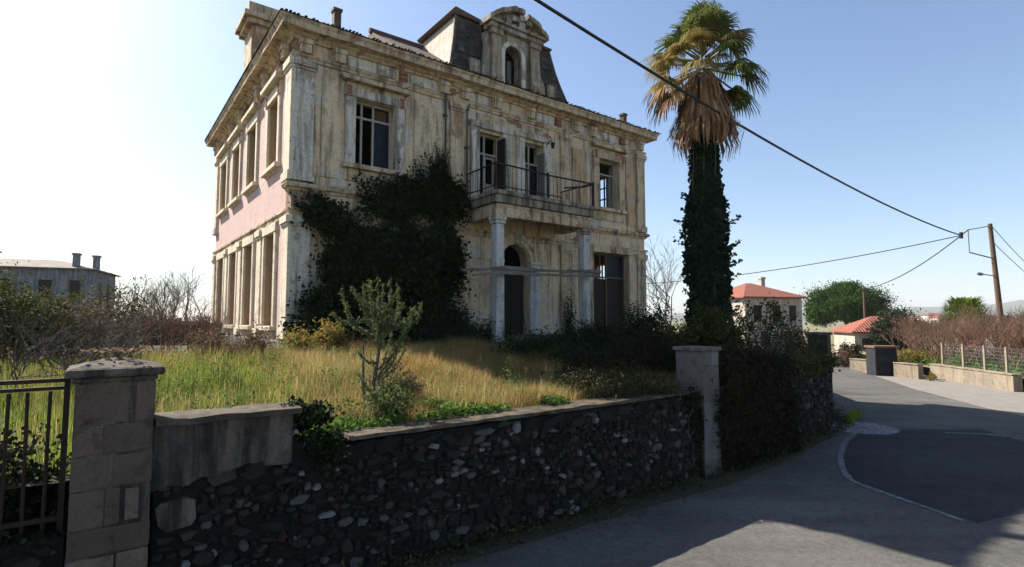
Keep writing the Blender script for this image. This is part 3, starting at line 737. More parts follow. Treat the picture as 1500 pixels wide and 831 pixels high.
# left facade windows, all shuttered
for i, (a, b) in enumerate(LW):
    for za, zb in (lz_u, lz_g):
        up = za > 5
        o = hchild('window', ('upper' if up else 'tall ground floor') + ' side window closed by faded shutters')
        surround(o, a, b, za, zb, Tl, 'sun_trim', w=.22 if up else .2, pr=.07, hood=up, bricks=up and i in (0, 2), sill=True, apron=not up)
        hp(MB().box((a + .001, -.165, za), (a + .014, -.002, zb), Tl).box((b - .014, -.165, za), (b - .001, -.002, zb), Tl).box((a + .014, -.165, zb - .014), (b - .014, -.002, zb - .001), Tl), 'reveal', 'tan_shutter', o)
        for s0_, s1_ in ((a + .02, (a + b) / 2 - .01), ((a + b) / 2 + .01, b - .02)):
            mt = 'dark_wood' if (up and i == 1) else 'tan_shutter'
            mb = MB().box((s0_, -.22, za + .02), (s1_, -.17, zb - .02), Tl)
            for q in np.arange(za + .12, zb - .12, .1): mb.box((s0_ + .07, -.17, q), (s1_ - .07, -.152, q + .06), Tl)
            hp(mb, 'shutter', mt, o)
# right wall window frames seen through the rooms
for za, zb, bars in ((*lz_u, 3), (*lz_g, 2)):
    a, b = LW[0]; o = hchild('window', 'side window with bare glazing bars')
    mb = MB()
    for q in np.linspace(a, b, bars + 2): mb.box((q - .025, -.3, za), (q + .025, -.24, zb), Tr)
    for q in np.linspace(za, zb, 5): mb.box((a, -.296, q - .025), (b, -.244, q + .025), Tr)
    hp(mb, 'frame', 'dark_wood', o)

# balcony on two columns
bal = hchild('balcony', 'balcony with a rusted, partly fallen iron railing')
B0, B1, BO = 5.42, 9.74, 1.85
def slab(a, b, o, z0, z1): return MB().box((a, 0.0, z0), (b, o, z1), Tf)
hp(slab(B0, B1, BO, 6.86, 7.0), 'slab', 'balcony_stone', bal, bevel=.03)
hp(slab(B0 + .06, B1 - .06, BO - .06, 6.62, 6.858), 'slab_edge', 'balcony_stone', bal, bevel=.02)
hp(slab(B0 + .16, B1 - .16, BO - .16, 6.50, 6.618), 'moulding', 'cornice_trim', bal, bevel=.03)
mb = MB()
for a, b, c, d in ((B0 + .12, B1 - .12, BO - .48, BO - .14), (B0 + .12, B0 + .46, .20, BO - .482), (B1 - .46, B1 - .12, .20, BO - .482)): mb.box((a, c, 6.2), (b, d, 6.498), Tf)
hp(mb, 'entablature', 'cornice_trim', bal, bevel=.015)
rz0, rz1 = 7.03, 7.82
def iron(name, pts, r, parent=bal, n=6): return hp(MB().tube([Tf(*p) for p in pts], r, n), name, 'rusty_iron', parent)
eo = BO - .08
iron('hand_rail', [(B0 + .06, .1, rz1 - .02), (B0 + .06, eo, rz1)], .026)
iron('hand_rail', [(B0 + .06, eo, rz1), (6.6, eo, rz1 - .02), (7.7, eo, rz1 - .05), (8.9, eo, rz1 - .03), (B1 - .06, eo, rz1 - .02)], .028)
iron('hand_rail', [(B1 - .06, .1, rz1), (B1 - .06, eo, rz1)], .026)
iron('lower_rail', [(B0 + .06, .1, rz0 + .1), (B0 + .06, eo, rz0 + .1), (8.2, eo, rz0 + .08)], .018)
iron('fallen_rail', [(8.3, eo + .02, rz0 + .42), (9.2, eo + .05, rz0 + .58), (B1 - .08, eo + .02, rz1 - .05)], .032)
bme = MB().tube([(0, 0, 0), (0, 0, rz1 - rz0 - .03)], .008, 5).mesh('baluster', 'rusty_iron')
def baluster(s, o, tilt=0):
    b = link('baluster', bme, bal, (*Tf(s, o, rz0 - HZ - .03)[:2], rz0 - HZ - .03)); b.rotation_euler = (0, tilt, 0)
for k in range(11): baluster(B0 + .06, .2 + k * (eo - .25) / 10.5)
for s in np.arange(B0 + .2, B1 - .05, .17):
    if s > 8.25 and rnd.random() < .72: continue
    baluster(s, eo, rnd.gauss(0, .015))
for k in range(9):
    if rnd.random() < .7: baluster(B1 - .06, .2 + k * (eo - .25) / 8.5)
for s in (B0 + .06, B1 - .06, 7.58):
    hp(MB().box((s - .03, eo - .03, rz0 - .05), (s + .03, eo + .03, rz1 + .03), Tf), 'railing_post', 'rusty_iron', bal)
for s in (5.72, 9.42):
    o = hchild('column', 'square white portico column with peeling paint')
    h = .155; y0, y1 = BO - .46, BO - .15
    mb = MB().prism([(s - h, 2.36), (s + h, 2.36), (s + h * .92, 5.98), (s - h * .92, 5.98)], y0, y1, Tf)
    hp(mb, 'shaft', 'white_column', o, bevel=.03)
    hp(MB().box((s - h - .02, y0 - .02, 5.981), (s + h + .02, y1 + .02, 6.08), Tf).box((s - h - .05, y0 - .05, 6.081), (s + h + .05, y1 + .05, 6.19), Tf), 'capital', 'pale_trim', o, bevel=.015)
    hp(MB().box((s - h - .06, y0 - .06, 1.8), (s + h + .06, y1 + .06, 2.358), Tf), 'base', 'concrete', o, bevel=.02)

# roof: low hipped tiles behind the cornice, a surviving ridge, and the mansard pavilion with its dormer
mb = MB(); o_, zi = .54, 11.105
e = [(-o_, -o_, zi), (WX + o_, -o_, zi), (WX + o_, LY + o_, zi), (-o_, LY + o_, zi)]
i_ = [(4, 4, 12.25), (WX - 4, 4, 12.25), (WX - 4, LY - 4, 12.25), (4, LY - 4, 12.25)]
mb.add(e + i_, [(0, 1, 5, 4), (1, 2, 6, 5), (2, 3, 7, 6), (3, 0, 4, 7), (4, 5, 6, 7)])
ym = WY / 2
mb.add([(WX + .56, -o_, zi - .003), (LX + o_, -o_, zi - .003), (LX + o_, WY + o_, zi - .003), (WX + .56, WY + o_, zi - .003), (WX + .56, ym, 11.8), (LX - 1.6, ym, 11.8)], [(0, 1, 5, 4), (1, 2, 5), (2, 3, 4, 5), (3, 0, 4)])
roof = hp(mb, 'roof', 'dark_tile', recalc=False)
tile = MB(); n = 6
for k in range(n):
    for yy, rr in ((0, .04), (.34, .036)): tile.v.append((rr * math.cos(math.pi * k / (n - 1)), yy, rr * math.sin(math.pi * k / (n - 1))))
for k in range(n - 1): tile.f.append((2 * k, 2 * k + 2, 2 * k + 3, 2 * k + 1))
rows = MB()
for x in np.arange(-o_ + .05, LX + o_, .10):
    if rnd.random() < .12: continue
    j = rnd.uniform(-.05, .05); zz = rnd.uniform(-.01, .02)
    rows.add([(p[0] + x, p[1] - o_ - .04 + j, p[2] * rnd.uniform(.35, .6) + zi + zz * .5) for p in tile.v], tile.f)
stuff(hp(rows, 'eave_tile', 'dark_tile', roof, recalc=False))
# ridge fragment
mb = MB(); prof = []
n = 12
for i in range(n + 1):
    x = 3.35 + (5.4 - 3.35) * i / n
    j = .05 * mnoise.noise((x * 3, 0, 0))
    mb.v += [(x, -.1 + j, 11.32), (x, 3.0, 13.36 + j), (x, 6.0, 11.9), (x, 3.0, 12.9 + j), (x, .3, 11.2)]
for i in range(n):
    for k in range(5): a = i * 5; mb.f.append((a + k, a + 5 + k, a + 5 + (k + 1) % 5, a + (k + 1) % 5))
mb.f += [(0, 1, 2, 3, 4), tuple(n * 5 + q for q in (4, 3, 2, 1, 0))]
hp(mb, 'roof_ridge', 'dark_tile', roof)
hp(MB().tube([(3.3, 3.0, 13.38), (5.7, 3.0, 13.40)], .10, 8), 'ridge_tile', 'dark_tile', roof)
# right part of the roof, ragged
mb = MB()
for i in range(15):
    x = 10.2 + (LX + .2 - 10.2) * i / 14; mb.v += [(x, -.45, 11.13), (x, 1.6, 11.95 + .10 * mnoise.noise((x * 2, 1, 0))), (x, 1.7, 11.3)]
for i in range(14):
    for k in range(3): a = i * 3; mb.f.append((a + k, a + 3 + k, a + 3 + (k + 1) % 3, a + (k + 1) % 3))
hp(mb, 'roof_slope', 'dark_tile', roof)
for x, y, h in ((1.08, -.1, .78), (13.25, -.1, .6)):
    hp(MB().box((x - .1, y - .1, 11.0), (x + .1, y + .1, 11.0 + h), None).box((x - .13, y - .13, 11.0 + h + .001), (x + .13, y + .13, 11.08 + h)), 'chimney_pot', 'dark_tile', roof)

ms = hchild('mansard_roof', 'slate mansard pavilion with one side coloured pale as sunlit')
mc = 7.62
levels = [(11.2, 2.72, .10), (11.7, 2.56, .24), (12.2, 2.42, .38), (12.7, 2.30, .50), (13.2, 2.21, .60), (13.62, 2.14, .68)]
DEP = 3.0
front = MB(); frontr = MB(); leftf = MB(); rightf = MB()
for k in range(len(levels) - 1):
    (za, ha, ya), (zb, hb, yb_) = levels[k], levels[k + 1]
    front.add([(mc - ha, ya, za), (6.55, ya, za), (6.55, yb_, zb), (mc - hb, yb_, zb)], [(0, 1, 2, 3)]); frontr.add([(8.55, ya, za), (mc + ha, ya, za), (mc + hb, yb_, zb), (8.55, yb_, zb)], [(0, 1, 2, 3)])
    leftf.add([(mc - ha, ya, za), (mc - ha, DEP, za), (mc - hb, DEP, zb), (mc - hb, yb_, zb)], [(0, 3, 2, 1)])
    rightf.add([(mc + ha, ya, za), (mc + ha, DEP, za), (mc + hb, DEP, zb), (mc + hb, yb_, zb)], [(0, 1, 2, 3)])
# slates as rows of real laps on the front
sl = MB()
for r_ in range(17):
    f0 = r_ / 17; f1 = min(1, (r_ + 1.25) / 17)
    def lv(f):
        z = 11.2 + 2.42 * f
        return z, float(np.interp(z, [q[0] for q in levels], [q[1] for q in levels])), float(np.interp(z, [q[0] for q in levels], [q[2] for q in levels]))
    za, ha, ya = lv(f0); zb, hb, y2 = lv(f1)
    nx = 22
    for c in range(nx):
        if rnd.random() < .10 or 6.5 < mc + ha * (-1 + 2 * (c + .5) / nx) < 8.6: continue
        u0 = -1 + 2 * (c + .5 * (r_ % 2) * 0 + .03) / nx; u1 = -1 + 2 * (c + .97) / nx
        o = .018 + rnd.uniform(0, .035)
        sl.add([(mc + ha * u0, ya - o - .02, za), (mc + ha * u1, ya - o - .02, za), (mc + hb * u1, y2 - .004, zb), (mc + hb * u0, y2 - .004, zb)], [(0, 1, 2, 3)])
hp(front, 'slate_bed', 'slate', ms, recalc=False); hp(frontr, 'slate_bed', 'slate', ms, recalc=False)
stuff(hp(sl, 'slate', 'slate_tile', ms, recalc=False))
hp(leftf, 'sunlit_slope', 'pale_sunlit', ms, recalc=False); hp(rightf, 'side_slope', 'slate', ms, recalc=False)
hp(MB().box((mc - 2.1, DEP, 11.2), (mc + 2.1, DEP + .1, 13.62)), 'back_slope', 'slate', ms)
cap = MB().prism([(mc - 2.26, 13.624), (mc + 2.2, 13.624), (mc + 2.26, 13.72), (mc + 1.2, 13.76), (mc - 1.2, 13.76), (mc - 2.2, 13.88), (mc - 2.34, 13.72)], .55, DEP + .2)
hp(cap, 'roof_cap', 'dark_tile', ms, bevel=.02)
for sgn in (-1, 1):
    pts = [(mc + sgn * (h + .0), y - .02, z) for z, h, y in levels]; hp(MB().tube(pts, .06, 6), 'hip_roll', 'slate', ms)

dm = hchild('dormer', 'stone dormer with arched window under a broken curved pediment')
D0, D1, dz0, dz1 = 6.46, 8.62, 11.1, 13.16
dc = 7.42; dr_ = .38; dzs = 12.40
mb = MB()
o_f = .06
mb.box((D0 + .05, -.35, dz0), (dc - dr_, o_f, dz1), Tf); mb.box((dc + dr_, -.35, dz0), (D1 - .05, o_f, dz1), Tf)
mb.box((D0 + .05, -1.6, dz0), (D0 + .15, -.352, dz1), Tf); mb.box((D1 - .15, -1.6, dz0), (D1 - .05, -.352, dz1), Tf); mb.box((D0 + .05, -1.6, dz1 + .004), (D1 - .05, -.21, dz1 + .1), Tf)
for sgn in (-1, 1):
    poly = [(dc + sgn * dr_, dzs)] + [(dc + sgn * dr_ * math.cos(a), dzs + dr_ * math.sin(a)) for a in np.linspace(0, math.pi / 2, 8)][1:] + [(dc, dz1 - .001), (dc + sgn * dr_, dz1 - .001)]
    mb.prism(poly, -.35, o_f - .002, Tf)
hp(mb, 'dormer_wall', 'dormer_stone', dm)
for a, b in ((D0, D0 + .42), (D1 - .42, D1)):
    mb = MB().box((a, 0, dz0 + .02), (b, .16, dz1 - .2), Tf).box((a - .04, 0, dz1 - .199), (b + .04, .22, dz1 + .002), Tf).box((a - .03, 0, dz0 + .3), (b + .03, .19, dz0 + .42), Tf)
    hp(mb, 'dormer_pilaster', 'dormer_stone', dm, bevel=.015)
mb = MB(); n = 16
for k in range(n):
    a0 = math.pi * k / n; a1 = math.pi * (k + 1) / n
    mb.prism([(dc + rr * math.cos(a), dzs + rr * math.sin(a)) for rr, a in ((dr_ + .003, a0), (dr_ + .16, a0), (dr_ + .16, a1), (dr_ + .003, a1))], 0, .13, Tf)
mb.box((dc - dr_ - .16, 0, 11.3), (dc - dr_ - .003, .13, dzs), Tf).box((dc + dr_ + .003, 0, 11.3), (dc + dr_ + .16, .13, dzs), Tf)
hp(mb, 'arch_surround', 'pale_trim', dm)
hp(MB().box((dc + .12, -.5, 11.1), (dc + .3, -.42, 12.5), Tf), 'broken_shutter', 'grey_shutter', dm)
# pediment: cornice bed then two curved, broken halves and a worn crest
hp(MB().box((D0 - .12, -.2, dz1 + .003), (D1 + .12, .26, dz1 + .16), Tf).box((D0 - .2, -.2, dz1 + .161), (D1 + .2, .36, dz1 + .26), Tf), 'pediment_bed', 'dormer_stone', dm, bevel=.02)
dmid = (D0 + D1) / 2
arcpts = []
for k in range(15):
    f = -1 + 2 * k / 14; arcpts.append((dmid + f * 1.30, dz1 + .26 + .62 * (1 - abs(f) ** 1.7) + .03 * mnoise.noise((f * 6, 0, 3))))
mb = MB().prism([(dmid - 1.2, dz1 + .262)] + [(x, z - .10) for x, z in arcpts[1:-1]] + [(dmid + 1.2, dz1 + .262)], -.3, .18, Tf)
hp(mb, 'tympanum', 'dormer_stone', dm)
mb = MB()
for k in range(14):
    if k in (8,): continue
    (xa, za), (xb, zb) = arcpts[k], arcpts[k + 1]
    mb.prism([(xa, za - .10), (xb, zb - .10), (xb, zb + .07), (xa, za + .07)], -.3, .40 + .03 * (k % 3), Tf)
hp(mb, 'pediment_cornice', 'dormer_stone', dm)
mb = MB()
for k in range(9):
    x = dmid + rnd.uniform(-.55, .55); z = dz1 + .35 + rnd.uniform(0, .35)
    mb.box((x - .12, .18, z - .1), (x + .12, .30 + rnd.uniform(0, .1), z + .1), Tf)
hp(mb, 'worn_ornament', 'dormer_stone', dm, bevel=.03)
hp(MB().prism([(dmid - .25, dz1 + .8), (dmid + .22, dz1 + .78), (dmid + .12, dz1 + .96), (dmid - .05, dz1 + 1.02), (dmid - .2, dz1 + .92)], -.2, .3, Tf), 'crest', 'dormer_stone', dm, bevel=.03)
for sgn, x in ((-1, D0), (1, D1)):   # scroll brackets beside the dormer
    pts = [(x, 11.15), (x + sgn * .34, 11.15), (x + sgn * .34, 11.65), (x + sgn * .28, 11.85), (x + sgn * .14, 12.05), (x + sgn * .08, 12.7), (x + sgn * .1, 13.0), (x, 13.05)]
    hp(MB().prism(pts, -.3, .05, Tf), 'scroll_bracket', 'dormer_stone', dm, bevel=.02)
    hp(MB().box(*(sorted_ := (((min(x + sgn * .45, x + sgn * .85)), .0, 11.12), ((max(x + sgn * .45, x + sgn * .85)), .10, 11.85))), Tf), 'pedestal', 'dormer_stone', dm, bevel=.02)

# chimney stack over the left facade
ch = hchild('chimney', 'tall plastered chimney stack with a heavy cap at the side eave')
mb = MB().box((.02, 5.85, 11.1), (.95, 7.15, 13.75)).box((-.08, 5.75, 11.9), (1.03, 7.25, 12.02)); hp(mb, 'stack', 'cornice_trim', ch, bevel=.02)
hp(MB().box((-.16, 5.68, 13.751), (1.12, 7.32, 13.95)).box((-.28, 5.56, 13.951), (1.22, 7.44, 14.15)).box((-.1, 5.8, 14.151), (1.0, 7.2, 14.6)), 'cap', 'cornice_trim', ch, bevel=.03)
hp(MB().box((1.25, 5.5, 11.6), (1.6, 5.9, 14.05)).box((1.2, 5.45, 14.051), (1.65, 5.95, 14.2)), 'flue', 'cornice_trim', ch, bevel=.02)

# weathered timbers tied across the columns
for i, (dz, oo, lab) in enumerate(((0.0, BO + .0, 'upper of two sagging grey timbers tied across the portico columns'), (-.15, BO + .11, 'lower of two sagging grey timbers tied across the portico columns'))):
    pts = [Vector(Tf(x, oo, z + dz)) for x, z in ((4.25 + .3 * i, 4.45), (4.9, 4.50), (5.7, 4.60), (7.0, 4.60), (8.3, 4.63), (9.4, 4.70), (9.9 - .2 * i, 4.70))]
    mb = MB()
    for k in range(len(pts) - 1):
        a, b = pts[k], pts[k + 1]; hh, ww = .035 + .012 * ((k * 7 + i * 3) % 3), .05
        mb.add([(a.x, a.y - ww, a.z - hh), (a.x, a.y + ww, a.z - hh), (a.x, a.y + ww, a.z + hh), (a.x, a.y - ww, a.z + hh), (b.x, b.y - ww, b.z - hh), (b.x, b.y + ww, b.z - hh), (b.x, b.y + ww, b.z + hh), (b.x, b.y - ww, b.z + hh)],
               [(0, 1, 5, 4), (1, 2, 6, 5), (2, 3, 7, 6), (3, 0, 4, 7)] + ([(0, 3, 2, 1)] if k == 0 else []) + ([(4, 5, 6, 7)] if k == len(pts) - 2 else []))
    o = mb.build('timber_beam', 'grey_timber'); o.location = HOUSE0; o.rotation_euler = (0, 0, ROT)
    tag(o, lab, 'timber beam')

# ------------------------------------------------------------------ garden wall
def stone_shapes(n=22):
    res = []
    for k in range(n):
        m = rnd.choice((4, 5, 5, 6, 6, 7)); pts = []
        for i in range(m):
            a = 2 * math.pi * (i + rnd.uniform(-.25, .25)) / m
            sq = 1 / max(abs(math.cos(a)), abs(math.sin(a))) ** .92
            pts.append((.52 * math.cos(a) * sq * rnd.uniform(.78, 1.04), .52 * math.sin(a) * sq * rnd.uniform(.78, 1.04)))
        vs = [(x, .25, z) for x, z in pts] + [(x, -.55, z) for x, z in pts] + [(x * .86 + .03 * rnd.uniform(-1, 1), -1.0 + .35 * rnd.uniform(-1, 1), z * .86 + .03 * rnd.uniform(-1, 1)) for x, z in pts]
        fs = [(i, (i + 1) % m, (i + 1) % m + m, i + m) for i in range(m)] + [(i + m, (i + 1) % m + m, (i + 1) % m + 2 * m, i + 2 * m) for i in range(m)] + [tuple(range(2 * m, 3 * m))]
        mb = MB(); mb.add(vs, fs); res.append((mb, mb.mesh('stone', 'wall_stone')))
    return res
SH = stone_shapes()
def pack(x0, x1, z0f, z1f, hmin, hmax, rg):
    out = []; z = -.12
    while z < 2.3:
        h = rg.uniform(hmin, hmax); x = x0
        while x < x1:
            w = rg.uniform(.6, 2.1) * h
            if rg.random() < .12: w *= 1.4
            cx = x + w / 2; cz = z + h / 2 + .05 * math.sin(cx * 2.3 + z * 7) + rg.uniform(-.035, .035)
            if cx + w * .35 < x1 and cz - h * .5 > z0f(cx) - .06 and cz + h * .5 < z1f(cx) + .02:
                if rg.random() < .30 and h > .11:
                    out.append((cx, cz + h * .25, w * .96, h * .46)); out.append((cx - w * .25, cz - h * .25, w * .46, h * .46)); out.append((cx + w * .25, cz - h * .25, w * .46, h * .46))
                else:
                    k = rg.uniform(.78, 1.06); out.append((cx, cz, w * k, h * k * rg.uniform(.85, 1.1)))
            x += w
        z += h
    return out
def stone_wall(name, label, loc, rotz, segs, hmin, hmax, ztop, zbot, plaster_fn=None, thick=.42, coping=None, weight=None, seed=3):
    """segs: polyline in the local frame [(t,y),...]; stones on the road side"""
    rg = random.Random(seed)
    t0 = thing(name, label, 'wall', loc, rotz)
    allst = []; core = MB()
    for (a, b) in zip(segs[:-1], segs[1:]):
        A = Vector((a[0], a[1], 0)); Bv = Vector((b[0], b[1], 0)); L = (Bv - A).length; d = (Bv - A) / L; nrm = Vector((-d.y, d.x, 0)); ang = math.atan2(d.y, d.x)
        n = max(2, int(L / .5))
        vs = []
        for i in range(n + 1):
            p = A + d * L * i / n; zt = ztop(p.x) - .02; zb = -.3
            for q, z in ((p + nrm * .0, zb), (p + nrm * .0, zt), (p + nrm * thick, zt), (p + nrm * thick, zb)): vs.append((q.x, q.y, z))
        fs = []
        for i in range(n):
            for k in range(3): e = i * 4 + k; fs.append((e, e + 4, e + 5, e + 1))
        fs += [(0, 1, 2, 3), tuple(n * 4 + q for q in (3, 2, 1, 0))]
        core.add(vs, fs)
        for (cx, cz, w, h) in pack(0, L, lambda x: zbot(A.x + d.x * x), lambda x: ztop(A.x + d.x * x), hmin, hmax, rg):
            p = A + d * cx
            if plaster_fn and plaster_fn(p.x, cz): continue
            allst.append((p, cz, w, h, ang, rg.uniform(.03, .07)))
    core.build('wall_core', 'mortar', t0)
    allst.sort(key=lambda s: -(s[2] * s[3]) * (weight(s[0].x) if weight else 1))
    for p, cz, w, h, ang, dep in allst[:300]:
        mb_, me = rg.choice(SH)
        o = link('stone', me, t0, (p.x, p.y, cz), (0, rg.uniform(-.32, .32), ang), (w, dep, h))
    fill = []
    for (a, b) in zip(segs[:-1], segs[1:]):
        A = Vector((a[0], a[1], 0)); Bv = Vector((b[0], b[1], 0)); L = (Bv - A).length; d = (Bv - A) / L
        for k in range(int(L * 150)):
            p = A + d * rg.uniform(.02, L - .02); cz = rg.uniform(-.05, ztop(p.x) - .05); w = rg.uniform(.03, .085)
            if cz < zbot(p.x) or (plaster_fn and plaster_fn(p.x, cz)): continue
            fill.append((p, cz, w, w * rg.uniform(.6, 1.1), math.atan2(d.y, d.x), rg.uniform(.015, .035)))
    rest = MB()
    for p, cz, w, h, ang, dep in allst[300:] + fill:
        mb_, me = rg.choice(SH); c, s = math.cos(ang), math.sin(ang)
        rest.add([(p.x + c * v[0] * w - s * v[1] * dep, p.y + s * v[0] * w + c * v[1] * dep, cz + v[2] * h) for v in mb_.v], mb_.f)
    if rest.v: stuff(rest.build('small_stone', 'wall_rubble', t0, recalc=False))
    return t0
WL = (WALL0.x, WALL0.y, 0)
def ztopA(t):
    if t < -.76: return 2.0
    if t < -.15: return 1.52 - .12 * math.sin((t + .76) * 5)
    if t > 5.6: return 1.62 - .08 * (t - 5.6)
    return 1.585
def plast(t, z):
    lim = 1.50 + .03 * math.sin(t * 9) - .28 * sstep(-1.3, -2.1, t) if False else 1.50 + .03 * math.sin(t * 9) - .10 * sstep(0, 1, (-1.5 - t) / .4)
    if t < -.78 and z > lim - .04: return True
    return (-2.06 < t < -1.64 and .95 < z < 1.32)
wallA = stone_wall('garden_wall', 'long rubble stone retaining wall with flat coping and rendered left end', WL, ROT, [(-2.04, 0), (6.9, 0)], .075, .20, ztopA, lambda t: -.1, plast, weight=lambda t: 1.0 / (1 + max(0, t) * .10))
# rendered end panel (uneven lower edge), its coping, the low coping
mb = MB(); n = 24; top = []; bot = []
for i in range(n + 1):
    t = -2.072 + (1.292) * i / n
    lim = 1.47 + .025 * math.sin(t * 9) + .04 * mnoise.noise((t * 7, 0, 0)) - .10 * sstep(0, 1, (-1.5 - t) / .4)
    bot.append((t, lim))
poly = bot + [(-.78, 1.985), (-2.072, 2.0)]
mb.prism(poly, -.055, .40)
mb.build('render_panel', 'wall_render', wallA, bevel=.012)
def coping(name, x0, x1, y0, y1, z0, z1, seg, jit, parent, mat):
    mb = MB(); n = seg
    for i in range(n + 1):
        x = x0 + (x1 - x0) * i / n; j = lambda k: jit * mnoise.noise((x * 3.1, k * 7.7, 2))
        mb.v += [(x, y0 + j(0), z0 + j(1) * .4), (x, y0 + .01 + j(2), z1 + j(3) * .5), (x, y1, z1 + j(4) * .4), (x, y1, z0)]
    for i in range(n):
        for k in range(4): a = i * 4; mb.f.append((a + k, a + 4 + k, a + 4 + (k + 1) % 4, a + (k + 1) % 4))
    mb.f += [(0, 1, 2, 3), (4 * n + 3, 4 * n + 2, 4 * n + 1, 4 * n)]
    return mb.build(name, mat, parent)
coping('coping', -2.05, -.70, -.10, .46, 1.99, 2.045, 30, .03, wallA, 'coping_stone')
x = -.12
for L in (1.25, 1.1, 1.3, 1.2, 1.05, .95):     # low coping slabs
    coping('coping', x, x + L - .008, -.075, .44, 1.605 + rnd.uniform(-.006, .006), 1.65, 16, .035, wallA, 'coping_stone'); x += L
sb = MB(); sb.prism([(-2.03, 1.22), (-2.0, 1.05), (-1.93, .97), (-1.72, 1.0), (-1.68, 1.06), (-1.69, 1.24), (-1.78, 1.27), (-1.98, 1.26)], -.07, .1)
sb.build('stone', 'wall_render', wallA, bevel=.01)

# wall B, curving away along the road, mostly under brambles
segB = [tuple(to_wall(p)) for p in ((4.12, 11.0), (6.1, 12.45), (9.0, 15.5), (10.0, 17.2))]
wallB = stone_wall('garden_wall', 'overgrown brownish stone wall along the road between the two right pillars', WL, ROT, segB, .11, .24, lambda t: 1.75, lambda t: -.1, None, seed=9, weight=lambda t: 1 + max(0, t - 8) * .15)
segC = [tuple(to_wall(p)) for p in ((10.25, 17.9), (11.5, 23), (13.5, 31), (16, 40))]
wallC = stone_wall('garden_wall', 'stone wall following the bend of the road beyond the far pillar', WL, ROT, segC, .2, .4, lambda t: 1.7, lambda t: -.1, None, seed=12)

# pillars
def pillar(name, label, org, rotz, w, d, zt, courses, mat, capmat, broken=False, y0=-.1):
    t0 = thing(name, label, 'gate pillar', org, rotz)
    e = .004 if broken else .015
    MB().box((e, e, -.2), (w - e, d - e, zt)).build('pillar_core', 'wall_render' if broken else 'mortar', t0)
    z = -.1; k = 0
    while z < zt - .02:
        h = min(rnd.uniform(*courses), zt - z)
        if zt - z - h < .12: h = zt - z
        cuts = [0, w] if rnd.random() < .6 else [0, w * rnd.uniform(.35, .65), w]
        if broken: cuts = [0] + sorted(w * (q + rnd.uniform(-.12, .12)) for q in rnd.choice(((), (.4,), (.62,), (.5,), (.33, .68)))) + [w]
        for a, b in zip(cuts[:-1], cuts[1:]):
            j = lambda: rnd.uniform(-.009, .009) if broken else rnd.uniform(-.006, .006)
            MB().box((a + .0015 + j() * .3, j() * .6 - .004, z + .001), (b - .0015 + j() * .3, d + j(), z + h - .0015)).build('stone_block', mat, t0, bevel=rnd.uniform(.012, .03) if broken else .006).rotation_euler = (0, rnd.gauss(0, .006) if broken else 0, rnd.gauss(0, .008) if broken else 0)
        z += h; k += 1
    return t0
pL = pillar('gate_pillar', 'grey brown stone pillar at the left end of the garden wall, beside the iron fence', W(-2.67, -.13), ROT, .60, .55, 2.44, (.13, .34), 'pillar_stone', 'concrete', broken=True)
def cap_(parent, w, d, zt, peak, mat, ov=.07):
    MB().box((-.02, -.02, zt + .001), (w + .02, d + .02, zt + .05)).box((-ov, -ov, zt + .051), (w + ov, d + ov, zt + .13)).build('cap', mat, parent, bevel=.025)
    mb = MB(); n = 7
    for i in range(n):
        for j in range(n):
            x = -ov + .03 + (w + 2 * ov - .06) * i / (n - 1); y = -ov + .03 + (d + 2 * ov - .06) * j / (n - 1)
            k = min(i, n - 1 - i, j, n - 1 - j) / 3
            mb.v.append((x, y, zt + .132 + peak * k + (rnd.uniform(-.008, .006) if k > 0 else 0)))
    for i in range(n - 1):
        for j in range(n - 1): a = i * n + j; mb.f.append((a, a + n, a + n + 1, a + 1))
    mb.build('cap_top', mat, parent)
cap_(pL, .60, .55, 2.44, .085, 'wall_render')
pts = np.array([0.3, .28, 2.72]) + nrg.normal(size=(70, 3)) * np.array([.14, .12, .008])
link('dead_leaves', np_mesh('dead_leaves', leaf_quads(pts, .06, flat=.7), 4, 'dry_leaf'), pL)['kind'] = 'stuff'
pR = pillar('gate_pillar', 'pale grey stone pillar with brown front where the stone wall ends at the bend', W(6.84, -.12), ROT, .54, .62, 2.40, (.34, .5), 'pillar_pale', 'concrete')
MB().box((-.05, -.05, 2.401), (.59, .67, 2.48)).build('cap', 'concrete', pR, bevel=.02)
pF = pillar('gate_pillar', 'dark far pillar at the end of the overgrown wall beside the road', (9.72, 16.75, 0), R(50), .55, .55, 2.55, (.3, .45), 'pillar_brown', 'concrete')
MB().box((-.06, -.06, 2.551), (.61, .61, 2.64)).build('cap', 'concrete', pF, bevel=.02)

# iron fence on its low wall, left of the pillar
fz = 1.1
base = stone_wall('fence_wall', 'low dark stone wall carrying the iron fence at the left edge', WL, ROT, [(-9.5, .02), (-2.69, .02)], .09, .2, lambda t: fz, lambda t: -.1, None, .4, seed=21, weight=lambda t: 1 / (1 + .5 * max(0, -t - 3)))
fen = thing('iron_fence', 'rusty dark iron bar fence left of the grey stone pillar', 'fence', W(-2.69, .2, fz), ROT)
for z, r in ((2.455, .018), (2.385, .016), (1.22, .02)):
    MB().box((-6.6, -r, z - fz - r), (-.02, r, z - fz + r)).build('rail', 'rusty_iron', fen)
bar = MB().tube([(0, 0, 0), (0, 0, 2.38 - fz)], .016, 6).mesh('bar', 'rusty_iron')
for k in range(46): link('bar', bar, fen, (-.16 - k * .14, 0, -.02), (0, rnd.gauss(0, .008), 0))
for x in (-.04, -3.2, -6.4): MB().box((x - .022, -.022, -.05), (x + .022, .022, 2.49 - fz)).build('post', 'rusty_iron', fen)

# ------------------------------------------------------------------ plants of the garden
def house_pts(l): return l
